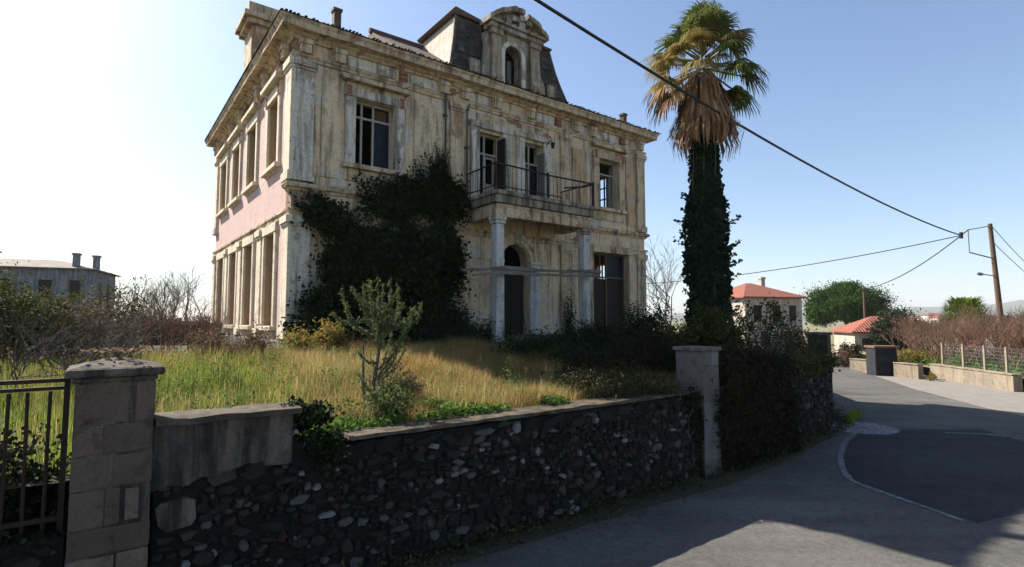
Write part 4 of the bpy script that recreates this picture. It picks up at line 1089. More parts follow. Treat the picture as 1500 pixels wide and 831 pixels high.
# ivy on the facade
iv = thing('climbing_ivy', 'huge dark ivy mass smothering the left half of the mansion front', 'ivy', (HOUSE0.x, HOUSE0.y, HZ), ROT)
def ib(px0, o, z, rx, ro, rz): return (px0, -o, z - HZ, rx, ro, rz)
blobs = [ib(1.9, .5, 3.2, 1.75, .75, 1.7), ib(2.9, .7, 3.6, 1.9, .95, 2.0), ib(3.6, .5, 5.2, 1.35, .75, 1.55), ib(1.9, .4, 5.0, 1.1, .6, 1.0), ib(1.0, .32, 5.75, .8, .42, .50), ib(.55, .28, 6.0, .5, .35, .35),
         ib(2.5, .42, 6.4, .9, .45, .65), ib(3.4, .38, 6.7, .9, .42, .75), ib(4.3, .35, 6.9, .75, .42, .85), ib(4.35, .3, 7.55, .35, .3, .55), ib(4.95, .35, 6.7, .5, .35, .75), ib(4.5, .45, 5.0, .6, .6, 1.6), ib(.6, .4, 2.8, .9, .6, .9), ib(4.3, .7, 2.7, 1.1, .9, .9), ib(1.2, .35, 4.3, .7, .45, .9)]
pts = cloud(blobs, 60000, 26, .2, .35); pts = pts[(pts[:, 1] < -.03)]
link('foliage', np_mesh('foliage', leaf_quads(pts, .11, .75, hang=.4), 4, 'ivy_dark'), iv)
mb = MB()
for k in range(40):        # stray shoots at the edge
    b = blobs[rnd.randrange(5, 12)]; p = Vector((b[0] + rnd.uniform(-.5, .5), -.12, b[2] + b[5] * .6))
    twig(mb, p, (rnd.uniform(-.6, .6), -.05, 1), rnd.uniform(.3, .8), .012, 1, .4, 2)
for k in range(12):
    x = rnd.uniform(1.0, 4.5); mb.tube([(x, -.2, 0), (x + rnd.uniform(-.3, .3), -.12, 2), (x + rnd.uniform(-.6, .6), -.1, 4)], [.06, .045, .02], 6)
mb.build('stem', 'bark', iv)
pts = []
for k in range(60):
    b = blobs[rnd.randrange(5, 12)]; s = np.array([b[0] + rnd.uniform(-1, 1) * b[3], -.1, b[2] + b[5] * rnd.uniform(.5, 1.0)]); d = np.array([rnd.uniform(-.5, .5), -.02, rnd.uniform(.2, 1)])
    for q in range(14): pts.append(s + d * q * .05 + nrg.normal(size=3) * .03)
link('shoots', np_mesh('shoots', leaf_quads(np.array(pts), .085, .7), 4, 'ivy_dark'), iv)
# thin vine on the right of the doorway
vn = thing('climbing_vine', 'thin dead vine climbing the wall right of the front door', 'vine', Hs(9.95, -.1, HZ), ROT)
mb = MB()
for k in range(5): twig(mb, (rnd.uniform(-.25, .25), -.06, 0), (rnd.uniform(-.1, .1), 0, 1), 1.3, .018, 3, .3, 2)
mb.build('stem', 'bark', vn)
link('foliage', np_mesh('foliage', leaf_quads(np.array([.0, -.12, .8]) + nrg.normal(size=(900, 3)) * np.array([.14, .05, .5]), .07), 4, 'ivy_dark'), vn)

def at_wall(t, y, dz=-.05): return G(t, y, dz)
# young tree
ytp = at_wall(.62, 1.15)
yt = thing('young_tree', 'young grey green tree with upright feathery branches in the front garden', 'tree', ytp)
mb = MB(); tips = []
tr_r = random.Random(5)
mb.tube([(0, 0, 0), (.03, 0, .5), (.10, .03, 1.0), (.10, .0, 1.45)], [.03, .026, .02, .012], 6)
mb.tube([(-.05, 0, 0), (-.12, .05, .5), (-.14, .1, .95)], [.022, .018, .01], 6)
br_pts = []
for k in range(20):
    z0 = tr_r.uniform(.35, 1.4); a = tr_r.uniform(0, 2 * math.pi); L = tr_r.uniform(.35, .75) * (1.15 - .25 * z0)
    s = Vector((.08, 0, z0)); e = s + Vector((math.cos(a) * L * .75, math.sin(a) * L * .75, L * tr_r.uniform(.35, 1.1)))
    m = s.lerp(e, .5) + Vector((0, 0, -.06)); mb.tube([s, m, e], [.012, .009, .004], 4, False)
    for q in np.linspace(.25, 1, 26):
        p = s.lerp(m, q * 2) if q < .5 else m.lerp(e, q * 2 - 1); br_pts.append(p)
for k in range(16):
    dx = -.52 + 1.15 * (k + .5) / 16 + tr_r.uniform(-.05, .05); dz = 1.95 - .75 * abs(dx - .03) - tr_r.uniform(0, .32)
    s_ = Vector((.08 + dx * .2, tr_r.uniform(-.1, .1), tr_r.uniform(.95, 1.25))); e = Vector((dx, tr_r.uniform(-.3, .3), dz)); m = s_.lerp(e, .5) + Vector((dx * .25, 0, -.07))
    mb.tube([s_, m, e], [.011, .008, .003], 4, False)
    for q in np.linspace(.1, 1, 26):
        br_pts.append(s_.lerp(m, q * 2) if q < .5 else m.lerp(e, q * 2 - 1))
yt.scale = (1.12, 1.12, 1.24)
mb.build('trunk', 'bark', yt)
bp = np.repeat(np.array([tuple(p) for p in br_pts]), 4, 0); bp = bp + nrg.normal(size=bp.shape) * .016
link('crown', np_mesh('crown', leaf_quads(bp, .045, .35, hang=-.3), 4, 'sapling_leaf'), yt)
# thicket of weeds at its foot, bushes, brambles
def bushW(t, y, blobs, n, size, mat, label, name='bush', cat='bush', **k):
    return shrub(name, label, cat, at_wall(t, y, -.08), blobs, n, size, mat, **k)
bushW(.45, .75, [(0, 0, .25, .42, .35, .35), (.25, .1, .5, .3, .3, .3)], 2600, .05, 'sapling_leaf', 'low grey green weed thicket at the foot of the young tree, against the coping', clumps=22)
bushW(1.15, 1.7, [(0, 0, .42, .36, .34, .40), (.25, .2, .3, .3, .3, .28)], 2600, .05, 'dry_leaf', 'dull brownish bush just right of the young tree', clumps=22)
bushW(1.45, 6.7, [(0, 0, .4, .6, .5, .45), (.35, .3, .62, .4, .4, .35)], 4200, .07, 'yellow_bush', 'yellow orange bush below the ivy at the corner of the mansion')
bushW(-.75, 6.7, [(0, 0, .35, .48, .4, .40), (.4, 0, .3, .3, .3, .30)], 3400, .05, 'dry_leaf', 'left one of two dry brown bushes before the mansion side', stems=16, clumps=30)
bushW(.25, 6.6, [(0, 0, .36, .42, .4, .42)], 3000, .05, 'dry_leaf', 'right one of two dry brown bushes before the mansion corner', stems=16, clumps=30)
def hb(x, o): t, y = to_wall(Hs(x, -o)); return t, y
dark = [((5.1, 1.2), [(0, 0, .45, .9, .6, .6), (.7, 0, .35, .6, .5, .45), (-.7, 0, .7, .6, .5, .7)], 9000, 'dark bush crowding the wall between the ivy and the left column'),
        ((8.3, 2.0), [(0, 0, .22, .8, .4, .34), (.8, .1, .28, .7, .4, .40), (1.4, .3, .4, .5, .4, .42)], 8000, 'dark bush in front of the doorway between the two columns'),
        ((11.6, 1.3), [(0, 0, .28, .9, .5, .42), (1.2, 0, .28, .9, .5, .40), (2.2, .2, .4, .8, .5, .5)], 10000, 'dark bush under the ground floor window right of the portico')]
for (hx, ho), bl, n, lab in dark:
    t, y = hb(hx, ho); bl = [tuple((Matrix.Rotation(ROT, 3, 'Z') @ Vector(b[:3]))) + tuple(b[3:]) for b in bl]
    bushW(t, y, bl, n, .06, 'ivy_dark', lab, clumps=22)
# brambles between the coping end and the right pillar
bushW(5.6, 1.6, [(0, 0, .4, .9, .8, .45), (.9, .6, .55, .8, .8, .55), (-.3, 1.1, .4, .9, .7, .45), (1.4, 1.2, .65, .8, .8, .65)], 22000, .055, 'bramble', 'dark bramble thicket left of the pale stone pillar', name='bramble', cat='bramble', clumps=30)
bushW(6.3, 3.6, [(0, 0, .35, 1.2, 1.0, .5), (1.4, .8, .5, 1.1, .9, .6), (2.7, 1.8, .75, .9, .9, .75)], 20000, .065, 'ivy_dark', 'tall dark shrub behind the bramble thicket at the right end of the mansion', clumps=30)
bushW(4.6, .55, [(0, 0, .28, .8, .35, .34), (.9, .5, .3, .7, .35, .34)], 6000, .05, 'grass_dull', 'dull green weed clump on the wall top right of the golden grass', name='weed_clump', cat='weeds', clumps=30, hang=-.6)
# ivy creepers spilling over the end of the rubble wall by the pillar, and the gap beside the rendered panel
def creeper(t, y, blobs, n, size, mat, label, z=0.0, **k):
    p = W(t, y, z); tt = thing('ivy_creeper', label, 'ivy', p, ROT)
    pts_ = cloud(blobs, n, k.get('clumps', 24), .25, .4); pts_ = pts_[pts_[:, 2] > .02]
    link('foliage', np_mesh('foliage', leaf_quads(pts_, size, .75, hang=.5), 4, mat), tt)
    mb = MB()
    for q in range(9):
        b = blobs[q % len(blobs)]; mb.tube([(b[0] + rnd.uniform(-.3, .3), b[1], b[2] - b[5]), (b[0] + rnd.uniform(-.3, .3), b[1] - .03, b[2]), (b[0] + rnd.uniform(-.3, .3), b[1], b[2] + b[5])], .012, 4)
    mb.build('stem', 'bark', tt); return tt
creeper(6.55, -.05, [(0, 0, 1.55, .22, .10, .16), (.10, -.02, 1.2, .18, .09, .35), (.16, -.02, .8, .12, .08, .5), (.18, 0, .3, .10, .08, .4)], 3200, .06, 'ivy_dark', 'dark ivy strip between the rubble wall and the pale pillar')
creeper(-.45, .05, [(0, 0, 1.55, .34, .14, .22), (.1, -.02, 1.35, .26, .10, .16), (-.15, .15, 1.9, .3, .2, .18)], 3400, .06, 'ivy_dark', 'ivy tumbling through the gap beside the rendered wall end')
creeper(8.5, -.16, [(0, 0, .9, .9, .2, .9), (.9, .0, 1.0, .9, .22, .9), (0, .2, 1.8, 1.2, .4, .55), (1.2, .3, 1.85, 1.0, .4, .5), (-.75, .0, 1.1, .5, .2, 1.0), (-.1, -.02, .35, .9, .2, .4), (1.5, .0, .6, .6, .2, .6)], 30000, .075, 'bramble', 'dark brown bramble curtain covering the wall right of the pale pillar', clumps=40)
creeper(11.4, .35, [(0, 0, 1.8, 1.1, .4, .34), (1.5, .25, 1.75, 1.1, .4, .34), (2.8, .6, 1.75, .8, .4, .34), (-.9, -.1, 1.6, .7, .3, .45)], 9000, .08, 'olive_leaf', 'olive green creeper over the top of the wall before the far pillar', clumps=40)

# trees and shrubs behind wall B
shrub('shrub', 'green shrub around the foot of the ivy covered palm', 'shrub', gw((4.9, 13.6, 0), -.1), [(0, 0, .7, .7, .6, .8), (.5, .3, .9, .6, .6, .8), (-.6, .4, .6, .6, .5, .6), (.1, .2, 1.4, .45, .4, .5)], 9000, .09, 'olive_leaf', clumps=26)
t = shrub('shrub', 'loose dark leaved shrub hiding the lower part of the red roofed house', 'shrub', gw((7.1, 15.6, 0), -.1), [(0, 0, 1.0, .8, .6, .8), (.9, .5, 1.25, .7, .6, .7), (-.3, .2, 1.7, .55, .5, .55), (1.5, .9, .9, .7, .5, .6), (.6, .3, 1.8, .4, .4, .4)], 2300, .085, 'olive_leaf', clumps=30, spread=.2, stems=30)
shrub('shrub', 'pinkish dry shrub between the far pillar and the overgrown wall', 'shrub', gw((9.0, 17.4, 0), -.1), [(0, 0, .6, .9, .5, .55), (.6, .3, .75, .6, .5, .5)], 2600, .06, 'dry_leaf', stems=26, clumps=30)

def bare(name, label, loc, h, stems, depth, mat, spread=.45, kids=3, r=.03, lean=.35, group=None, cat='bare shrub', up=.2, seed=None, base=.3):
    rg = random.Random(seed if seed is not None else rnd.random()); t = thing(name, label, cat, loc, rg.uniform(0, 6), group); mb = MB()
    for k in range(stems):
        twig(mb, (rg.uniform(-base, base), rg.uniform(-base, base), 0), (rg.gauss(0, lean), rg.gauss(0, lean), 1), h * rg.uniform(.35, .5), r * rg.uniform(.6, 1), depth, spread, kids, up, 3, rg)
    mb.build('branches', mat, t, recalc=False); return t
bt = gw((at(975, 470, 27).x, 27, 0))
bare('bare_tree', 'bare pale tree seen past the right corner of the mansion', bt, 5.6, 5, 4, 'pale_bark', r=.06, cat='tree', seed=4)
# bare shrubs at the left, in front of the white sky
for i, (px, Y, h, lab) in enumerate(((200, 22, 3.0, 'bare grey shrub behind the sapling left of the mansion'), (240, 24, 3.4, 'bare grey shrub midway between the sapling and the mansion'), (275, 22, 3.2, 'bare grey shrub nearest the left side of the mansion'), (225, 19, 2.2, 'lower bare shrub in front of the grey bare shrubs at left'))):
    p = gw((at(px, 470, Y).x, Y, 0)); bare('bare_shrub', lab, p, h, 9, 4, 'pale_bark', r=.035, group='bare shrubs left of the mansion', seed=30 + i, base=.9)
for i, (px, Y, h, lab) in enumerate(((190, 15, 1.5, 'low tangle of brown twigs right behind the cap of the left pillar'), (235, 16, 1.6, 'low tangle of brown twigs below the bare grey shrubs'), (285, 17, 1.5, 'low tangle of brown twigs near the foot of the mansion side'))):
    p = gw((at(px, 470, Y).x, Y, 0)); bare('brush', lab, p, h, 22, 3, 'red_twig', r=.02, seed=90 + i, base=1.3, lean=.5, cat='brush')
for i, (px, Y, lab) in enumerate(((185, 30, 'brown hedge far behind the left pillar'), (232, 31, 'brown hedge in the middle below the bare shrubs'), (285, 30, 'brown hedge meeting the mansion side'))):
    p = gw((at(px, 470, Y).x, Y, 0), -.1); shrub('hedge', lab, 'hedge', p, [(0, 0, .55, 1.6, .8, .7), (.8, .3, .6, 1.2, .7, .7)], 3000, .13, 'dry_leaf' if i != 1 else 'bramble', stems=12, clumps=30)
bw = thing('boundary_wall', 'low dark boundary wall beyond the left lawn', 'wall', gw((at(215, 470, 21).x, 21, 0)), ROT - R(30))
MB().box((-6, 0, -.2), (6.5, .3, .75)).build('wall_body', 'pillar_brown', bw, bevel=.02)
for k in range(9): MB().box((-6 + 1.39 * k, -.04, .751), (-6 + 1.39 * k + 1.37, .34, .84)).build('coping', 'concrete', bw, bevel=.012)
p = gw((at(168, 470, 13).x, 13, 0))
sp = bare('sapling', 'thin leafless sapling rising above the left stone pillar', p, 2.6, 3, 3, 'bark', r=.03, seed=41, cat='sapling', lean=.2)
pts = np.array([0, 0, 1.1]) + nrg.normal(size=(1600, 3)) * np.array([.38, .38, .38]); link('foliage', np_mesh('foliage', leaf_quads(pts, .07), 4, 'olive_leaf'), sp)
# bushes behind the iron fence
p = gw((at(20, 470, 11).x, 11, 0), -.1)
shrub('bush', 'large olive green bush behind the iron fence at the left edge', 'bush', p, [(-.6, 0, 1.25, 1.1, .8, .75), (.4, 0, 1.05, .9, .7, .6), (0, -.3, .7, 1.3, .8, .7), (-1.4, .3, 1.4, .8, .7, .6)], 24000, .06, 'olive_leaf', clumps=36, stems=16)
p = gw((at(118, 470, 11.5).x, 11.5, 0), -.1)
shrub('bush', 'brown green tangled bush left of the sapling', 'bush', p, [(0, 0, .8, .8, .6, .8), (.5, 0, .6, .7, .6, .6), (-.5, .2, 1.0, .6, .5, .6)], 7000, .05, 'dry_leaf', clumps=36, stems=24)
for i, (px, Y, h, lab) in enumerate(((40, 8.4, 1.7, 'tangled leafless brush just behind the iron fence, left part'), (95, 8.2, 1.6, 'tangled leafless brush behind the iron fence beside the pillar'), (140, 9.5, 1.6, 'tangled leafless brush behind the cap of the left pillar'))):
    p = gw((at(px, 470, Y).x, Y, 0)); bare('brush', lab, p, h, 14, 3, 'bark', r=.018, seed=50 + i, base=.7, lean=.6, up=.05)
pts = []
creeper(-4.2, .55, [(0, 0, 1.35, 1.6, .25, .55), (-1.8, 0, 1.4, 1.6, .25, .5), (1.1, 0, 1.4, .5, .25, .5), (0, .4, 1.8, 1.4, .35, .3), (0, -.42, 1.12, 2.0, .22, .14), (-2.2, -.42, 1.12, 1.6, .22, .14)], 13000, .06, 'ivy_dark', 'dark ivy filling the space behind the iron fence bars', clumps=40)

# ------------------------------------------------------------------ grass and ground cover
def blades(n, tf, yf, hmin, hmax, wdt, mat, name, mask=None, lean=.35):
    t = nrg.uniform(*tf, n); y = nrg.uniform(*yf, n)
    if mask is not None:
        k = np.array([mask(a, b) > c for a, b, c in zip(t, y, nrg.uniform(0, 1, n))]); t = t[k]; y = y[k]; n = len(t)
    # clump blades around shared roots
    base = np.array([tuple(G(a, b, -.03)) for a, b in zip(t, y)])
    h = nrg.uniform(hmin, hmax, n)
    for i in range(n): h[i] *= .35 + 1.0 * (mnoise.noise((t[i] * .9, y[i] * .9, 5)) * .5 + .5) + .55 * max(0, mnoise.noise((t[i] * 2.7, y[i] * 2.7, 8)))
    a = nrg.uniform(0, 2 * np.pi, n); d = np.stack([np.cos(a), np.sin(a), np.zeros(n)], 1); w = np.stack([-np.sin(a), np.cos(a), np.zeros(n)], 1)
    l = (nrg.normal(0, lean, n) * h)[:, None]; up = np.array([0, 0, 1.0])
    hw = (wdt * nrg.uniform(.6, 1.3, n))[:, None]
    p1 = base + d * l * .35 + up * (h * .6)[:, None]; p2 = base + d * l * 1.1 + up * (h * .97)[:, None]
    v = np.stack([base - w * hw, base + w * hw, p1 + w * hw * .8, p1 - w * hw * .8, p2], 1).reshape(-1, 3).astype(np.float32)
    me = bpy.data.meshes.new(name); me.vertices.add(5 * n); me.vertices.foreach_set("co", v.ravel())
    li = (np.arange(n, dtype=np.int32)[:, None] * 5 + np.array([0, 1, 2, 3, 3, 2, 4], np.int32)).ravel()
    me.loops.add(7 * n); me.loops.foreach_set("vertex_index", li)
    ls = (np.arange(n, dtype=np.int32)[:, None] * 7 + np.array([0, 4], np.int32)).ravel()
    me.polygons.add(2 * n); me.polygons.foreach_set("loop_start", ls); me.polygons.foreach_set("loop_total", np.tile(np.array([4, 3], np.int32), n))
    me.materials.append(MATS[mat]); me.update(calc_edges=True)
    o = link(name, me); stuff(o); return o
def front_mask(t, y):
    n = mnoise.noise((t * .5, y * .5, 9)); return .55 + n
blades(150000, (-.6, 7.4), (.5, 6.8), .20, .52, .0026, 'grass_mix', 'dry_grass', lambda t, y: sstep(-.5, 1.2, t) * (.70 + .6 * mnoise.noise((t * .7, y * .7, 3))))
blades(60000, (-.6, 7.4), (.4, 6.8), .10, .28, .003, 'grass_green', 'green_grass', lambda t, y: .75 + .5 * mnoise.noise((t, y, 6)))
blades(110000, (-7, 3.5), (.5, 9), .10, .34, .003, 'grass_green', 'green_grass', lambda t, y: (1 - sstep(1.0, 3.5, t)) * .95 + .2 * mnoise.noise((t, y, 1)))
blades(36000, (-7, 3.0), (1.0, 9), .2, .5, .0026, 'grass_mix', 'dry_grass', lambda t, y: .45 + .9 * mnoise.noise((t * .6, y * .6, 2)))
blades(26000, (5.5, 18), (1.5, 9), .2, .5, .004, 'grass_dull', 'dull_grass')
blades(26000, (-40, -2), (9, 40), .3, .8, .008, 'grass_mix', 'dry_grass', None)
# leafy ground cover just behind the coping
t = nrg.uniform(-2.0, 4.6, 16000); y = np.abs(nrg.normal(.35, .32, 16000)) + .28
k = np.array([(mnoise.noise((a * 1.3, b * 1.5, 4)) > -.15 + .10 * max(0, a)) for a, b in zip(t, y)]); t = t[k]; y = y[k]
hh = np.array([.16 + .16 * (mnoise.noise((a * 1.8, b * 1.8, 8)) * .5 + .5) for a, b in zip(t, y)])
base = np.array([tuple(G(a, b, 0)) for a, b in zip(t, y)]); base[:, 2] += hh * nrg.uniform(.1, 1, len(t)) + np.where(t < -.75, .28, 0) * np.exp(-((y - .4) / .5) ** 2)
stuff(link('ground_ivy', np_mesh('ground_ivy', leaf_quads(base, .055, .9, flat=.6), 4, 'green_weed')))
wp = []
for k in range(110):
    a, b = nrg.uniform(-1.9, 7), nrg.uniform(.6, 6.5); g = np.array(tuple(G(a, b, 0))); r_ = nrg.uniform(.08, .22); m = int(60 * r_ / .1)
    wp.append(g + np.abs(nrg.normal(size=(m, 3))) * np.array([0, 0, r_ * 1.2]) + nrg.normal(size=(m, 3)) * np.array([r_, r_, .02]) * .6)
stuff(link('garden_weeds', np_mesh('garden_weeds', leaf_quads(np.concatenate(wp), .05, .5, hang=-.4), 4, 'green_weed')))
wp = []
for k in range(150):
    a, b = nrg.uniform(-1.9, 7), nrg.uniform(.6, 6.8); g = np.array(tuple(G(a, b, 0))); h = nrg.uniform(.4, .8); l = nrg.normal(0, .12, 2); m = 40; f = nrg.uniform(.1, 1, m)[:, None]
    wp.append(g + np.concatenate([l[0] * f, l[1] * f, h * f], 1) + nrg.normal(size=(m, 3)) * .018)
stuff(link('dry_stalks', np_mesh('dry_stalks', leaf_quads(np.concatenate(wp), .035, .35, hang=-1.0), 4, 'dry_leaf')))
# grit and dead leaves along the road edge
lp = []
for k in range(1500):
    i_e = rnd.choice([1, 2, 3, 4, 5, 6]); f = rnd.random(); a, b = Vector((*edgeL[i_e], 0)), Vector((*edgeL[i_e + 1], 0)); p = a.lerp(b, f); d = (b - a).normalized(); p += Vector((d.y, -d.x, 0)) * abs(rnd.gauss(0, .28)); lp.append((p.x, p.y, .012))
stuff(link('road_litter', np_mesh('road_litter', leaf_quads(np.array(lp), .035, .6, flat=.95), 4, 'dry_leaf')))
# weeds along the foot of the wall
n = 4200; t = nrg.uniform(-2.2, 16.5, n); base = []
for a in t:
    yy = (yb(a) - .25) - abs(rnd.gauss(0, .16)) - .04
    if a > 9: yy -= .1
    base.append(tuple(W(a, yy, abs(rnd.gauss(0, .09 + (.12 if a > 8.5 else 0))))))
stuff(link('verge_weeds', np_mesh('verge_weeds', leaf_quads(np.array(base), .06, .6), 4, 'grass_dull')))
n = 1500; base = np.array([tuple(Vector((10.15, 16.6, 0)) + Vector((.62, .78, 0)) * rnd.uniform(-.8, 1.6) + Vector((.78, -.62, 0)) * abs(rnd.gauss(0, .10)) + Vector((0, 0, abs(rnd.gauss(0, .09))))) for k in range(n)])
stuff(link('verge_grass', np_mesh('verge_grass', leaf_quads(base, .08, .45), 4, 'grass_green')))

# ------------------------------------------------------------------ the palm
PX, PY = 5.45, 15.0
palm = thing('palm_tree', 'tall fan palm with a skirt of dead fronds in front of the mansion corner', 'palm tree', gw((PX, PY, 0), -.1)); pz = palm.location.z
MB().tube([(0, 0, 0), (.02, 0, 2), (-.02, 0, 5), (0, 0, 10.0 - pz)], [.42, .36, .30, .24], 12).build('trunk', 'bark', palm)
HUB = Vector((0, 0, 10.15 - pz))
def fan(s, d, Lp, rad, droop, nseg=26, width=.05, spread=2.0, side=None, curl=.5):
    """a fan leaf: petiole from s along d, then nseg strips; returns quads"""
    d = d.normalized(); side = (side or d.cross(Vector((0, 0, 1)))).normalized()
    hub = s + d * Lp + Vector((0, 0, -droop * Lp * .25)); v = []
    up = side.cross(d).normalized()
    for i in range(nseg):
        a = -spread + 2 * spread * i / (nseg - 1)
        dir_ = (d * math.cos(a) + side * math.sin(a)).normalized(); L = rad * (1 - .25 * abs(a) / spread) * rnd.uniform(.85, 1.08)
        pw = up.cross(dir_).normalized() * width * .5
        p0 = hub; p1 = hub + dir_ * L * .55 + up * .05 + Vector((0, 0, -droop * L * .12)); p2 = hub + dir_ * L * .92 + Vector((0, 0, -droop * L * (.42 + curl * .2 * rnd.random())))
        p3 = p2 + (dir_ * .25 + Vector((0, 0, -droop))).normalized() * L * .28
        v += [p0 - pw * .3, p0 + pw * .3, p1 + pw, p1 - pw, p1 - pw, p1 + pw, p2 + pw * .7, p2 - pw * .7, p2 - pw * .7, p2 + pw * .7, p3 + pw * .1, p3 - pw * .1]
    return v, hub
rp = random.Random(17)
HUB.z += .05
for i in range(44):
    az = i * 2.39996 + rp.uniform(-.3, .3); f = max(0, (i - 6) / 37)
    el = R((84 - 92 * f if i > 5 else 80) + rp.uniform(-8, 8))
    d = Vector((math.cos(az) * math.cos(el), math.sin(az) * math.cos(el), math.sin(el)))
    st = HUB + d * .10 + Vector((0, 0, .45 * (1 - f)))
    Lp = .72 + .30 * f + rp.uniform(-.08, .08); v, hub = fan(st, d, Lp, .64 + .16 * rp.random(), .22 + .9 * f, nseg=34, width=.052, spread=1.9)
    yellow = (f > .55 and math.cos(az) < .1 and rp.random() < .8) or (f > .3 and rp.random() < .2)
    o = link('frond', np_mesh('frond', [tuple(q) for q in v], 4, 'palm_yellow' if yellow else 'palm_green'), palm)
    MB().tube([st, hub], [.028, .018], 5).build('petiole', 'palm_yellow', o)
for i in range(150):           # hanging dead skirt, widest low down
    az = rp.uniform(0, 2 * math.pi); z0 = rp.uniform(8.75, 10.1) - pz
    rr = .24 + .10 * rp.random(); s = Vector((math.cos(az) * rr, math.sin(az) * rr, z0)); v = []
    k = (10.1 - pz - z0) / 1.35; out = (.27 + .46 * k) * rp.uniform(.75, 1.12); L = rp.uniform(.85, 1.3)
    for q in range(9):
        a2 = az + rp.gauss(0, .16); dd = Vector((math.cos(a2), math.sin(a2), 0)); sd = Vector((-math.sin(a2), math.cos(a2), 0)) * rp.uniform(.014, .030)
        o1 = out * rp.uniform(.6, 1.1); p1 = s + dd * o1 * .7 + Vector((0, 0, -L * .28)); p2 = s + dd * o1 + Vector((0, 0, -L * rp.uniform(.60, .75))); p3 = s + dd * o1 * rp.uniform(.65, .95) + Vector((0, 0, -L * rp.uniform(.9, 1.1)))
        v += [s - sd * .4, s + sd * .4, p1 + sd, p1 - sd, p1 - sd, p1 + sd, p2 + sd, p2 - sd, p2 - sd, p2 + sd, p3 + sd * .2, p3 - sd * .2]
    link('dead_frond', np_mesh('dead_frond', [tuple(q) for q in v], 4, 'palm_dead'), palm)
for i, (az, el, mt) in enumerate(((3.3, -20, 'palm_dead'), (3.5, -34, 'palm_dead'), (2.8, -30, 'palm_yellow'), (3.0, -8, 'palm_yellow'), (.1, -22, 'palm_green'), (5.9, -10, 'palm_green'), (.6, -12, 'palm_green'))):   # drooping outer fans
    el = R(el); d = Vector((math.cos(az) * math.cos(el), math.sin(az) * math.cos(el), math.sin(el)))
    v, hub = fan(HUB + d * .1, d, 1.02, .68, 1.0, nseg=20, width=.05, spread=1.4)
    o = link('dead_frond' if mt == 'palm_dead' else 'frond', np_mesh('frond', [tuple(q) for q in v], 4, mt), palm)
    MB().tube([HUB, hub], [.028, .018], 5).build('petiole', mt, o)
# ivy sleeve on the trunk
pv = thing('palm_ivy', 'dark ivy sleeve wrapped round the palm trunk', 'ivy', (PX, PY, pz))
zs = np.array([0, 1.2, 2.2, 3.2, 4.0, 5.0, 6.0, 6.9]); rs = np.array([.50, .52, .58, .62, .56, .44, .35, .30])
n = 17000; z = nrg.uniform(0, 6.6, n); a = nrg.uniform(0, 2 * np.pi, n)
r = np.interp(z, zs, rs) * (1 + .42 * np.array([mnoise.noise((math.cos(q) * 2, math.sin(q) * 2, w * 1.6)) for q, w in zip(a, z)])) * nrg.uniform(.6, 1.05, n)
pts = np.stack([np.cos(a) * r, np.sin(a) * r, z], 1)
sh = []
for k in range(20):
    zz = rnd.uniform(1.5, 5.2); aa = rnd.uniform(0, 6.28); r0 = float(np.interp(zz, zs, rs))
    for q in range(12): sh.append((math.cos(aa) * (r0 + q * .028), math.sin(aa) * (r0 + q * .028), zz + .015 * q + rnd.gauss(0, .03)))
pts = np.concatenate([pts, np.array(sh) + nrg.normal(size=(len(sh), 3)) * .02])
link('foliage', np_mesh('foliage', leaf_quads(pts, .115, .8, hang=.4), 4, 'ivy_trunk'), pv)
mb = MB()
for k in range(7):
    a0 = k * .9; mb.tube([(math.cos(a0 + zz * .12) * (.46 - .015 * zz), math.sin(a0 + zz * .12) * (.46 - .015 * zz), zz) for zz in np.linspace(0, 6.4, 10)], [.05 - .004 * q for q in range(10)], 5)
mb.build('stem', 'bark', pv)

# ------------------------------------------------------------------ far left house
def pitched(name, label, org, rotz, L, D, z0, ze, zr, wallmat, roofmat, wins, chim=(), ov=.4, group=None, cat='house', shutter='dark_wood', hipx=None):
    t = thing(name, label, cat, (org[0], org[1], z0), rotz, group)
    hx = hipx if hipx is not None else min(L, D) * .45
    MB().box((0, 0, -.6), (L, D, ze - z0)).build('wall', wallmat, t)
    rf = MB(); e = ze - z0; r_ = zr - z0
    rf.add([(-ov, -ov, e + .004), (L + ov, -ov, e + .004), (L + ov, D + ov, e + .004), (-ov, D + ov, e + .004), (-ov, -ov, e + .12), (L + ov, -ov, e + .12), (L + ov, D + ov, e + .12), (-ov, D + ov, e + .12), (hx, D / 2, r_), (L - hx, D / 2, r_)],
           [(0, 3, 2, 1), (0, 1, 5, 4), (1, 2, 6, 5), (2, 3, 7, 6), (3, 0, 4, 7), (4, 5, 9, 8), (5, 6, 9), (6, 7, 8, 9), (7, 4, 8)])
    ro = rf.build('roof', roofmat, t)
    for (cx, cy, w, za, zb) in chim:
        MB().box((cx - w, cy - w, za - z0), (cx + w, cy + w, zb - z0)).box((cx - w * 1.3, cy - w * 1.3, zb - z0 + .002), (cx + w * 1.3, cy + w * 1.3, zb - z0 + .2)).build('chimney', wallmat, ro)
    for (face, s, za, w, h) in wins:
        T = (lambda a, o, z: (a, -o, z)) if face == 'f' else ((lambda a, o, z: (L + o, a, z)) if face == 'r' else (lambda a, o, z: (-o, a, z)))
        wn_ = MB().box((s - w / 2 - .09, 0, za - z0 - .09), (s - w / 2, .06, za - z0 + h + .09), T).box((s + w / 2, 0, za - z0 - .09), (s + w / 2 + .09, .06, za - z0 + h + .09), T).box((s - w / 2, 0, za - z0 + h), (s + w / 2, .062, za - z0 + h + .12), T).box((s - w / 2, 0, za - z0 - .1), (s + w / 2, .10, za - z0), T).build('window', 'white_wall' if shutter == 'x' else wallmat, t)
        MB().box((s - w / 2, 0, za - z0), (s + w / 2, .025, za - z0 + h), T).build('shutter', shutter, wn_)
    return t
NL = 12.5
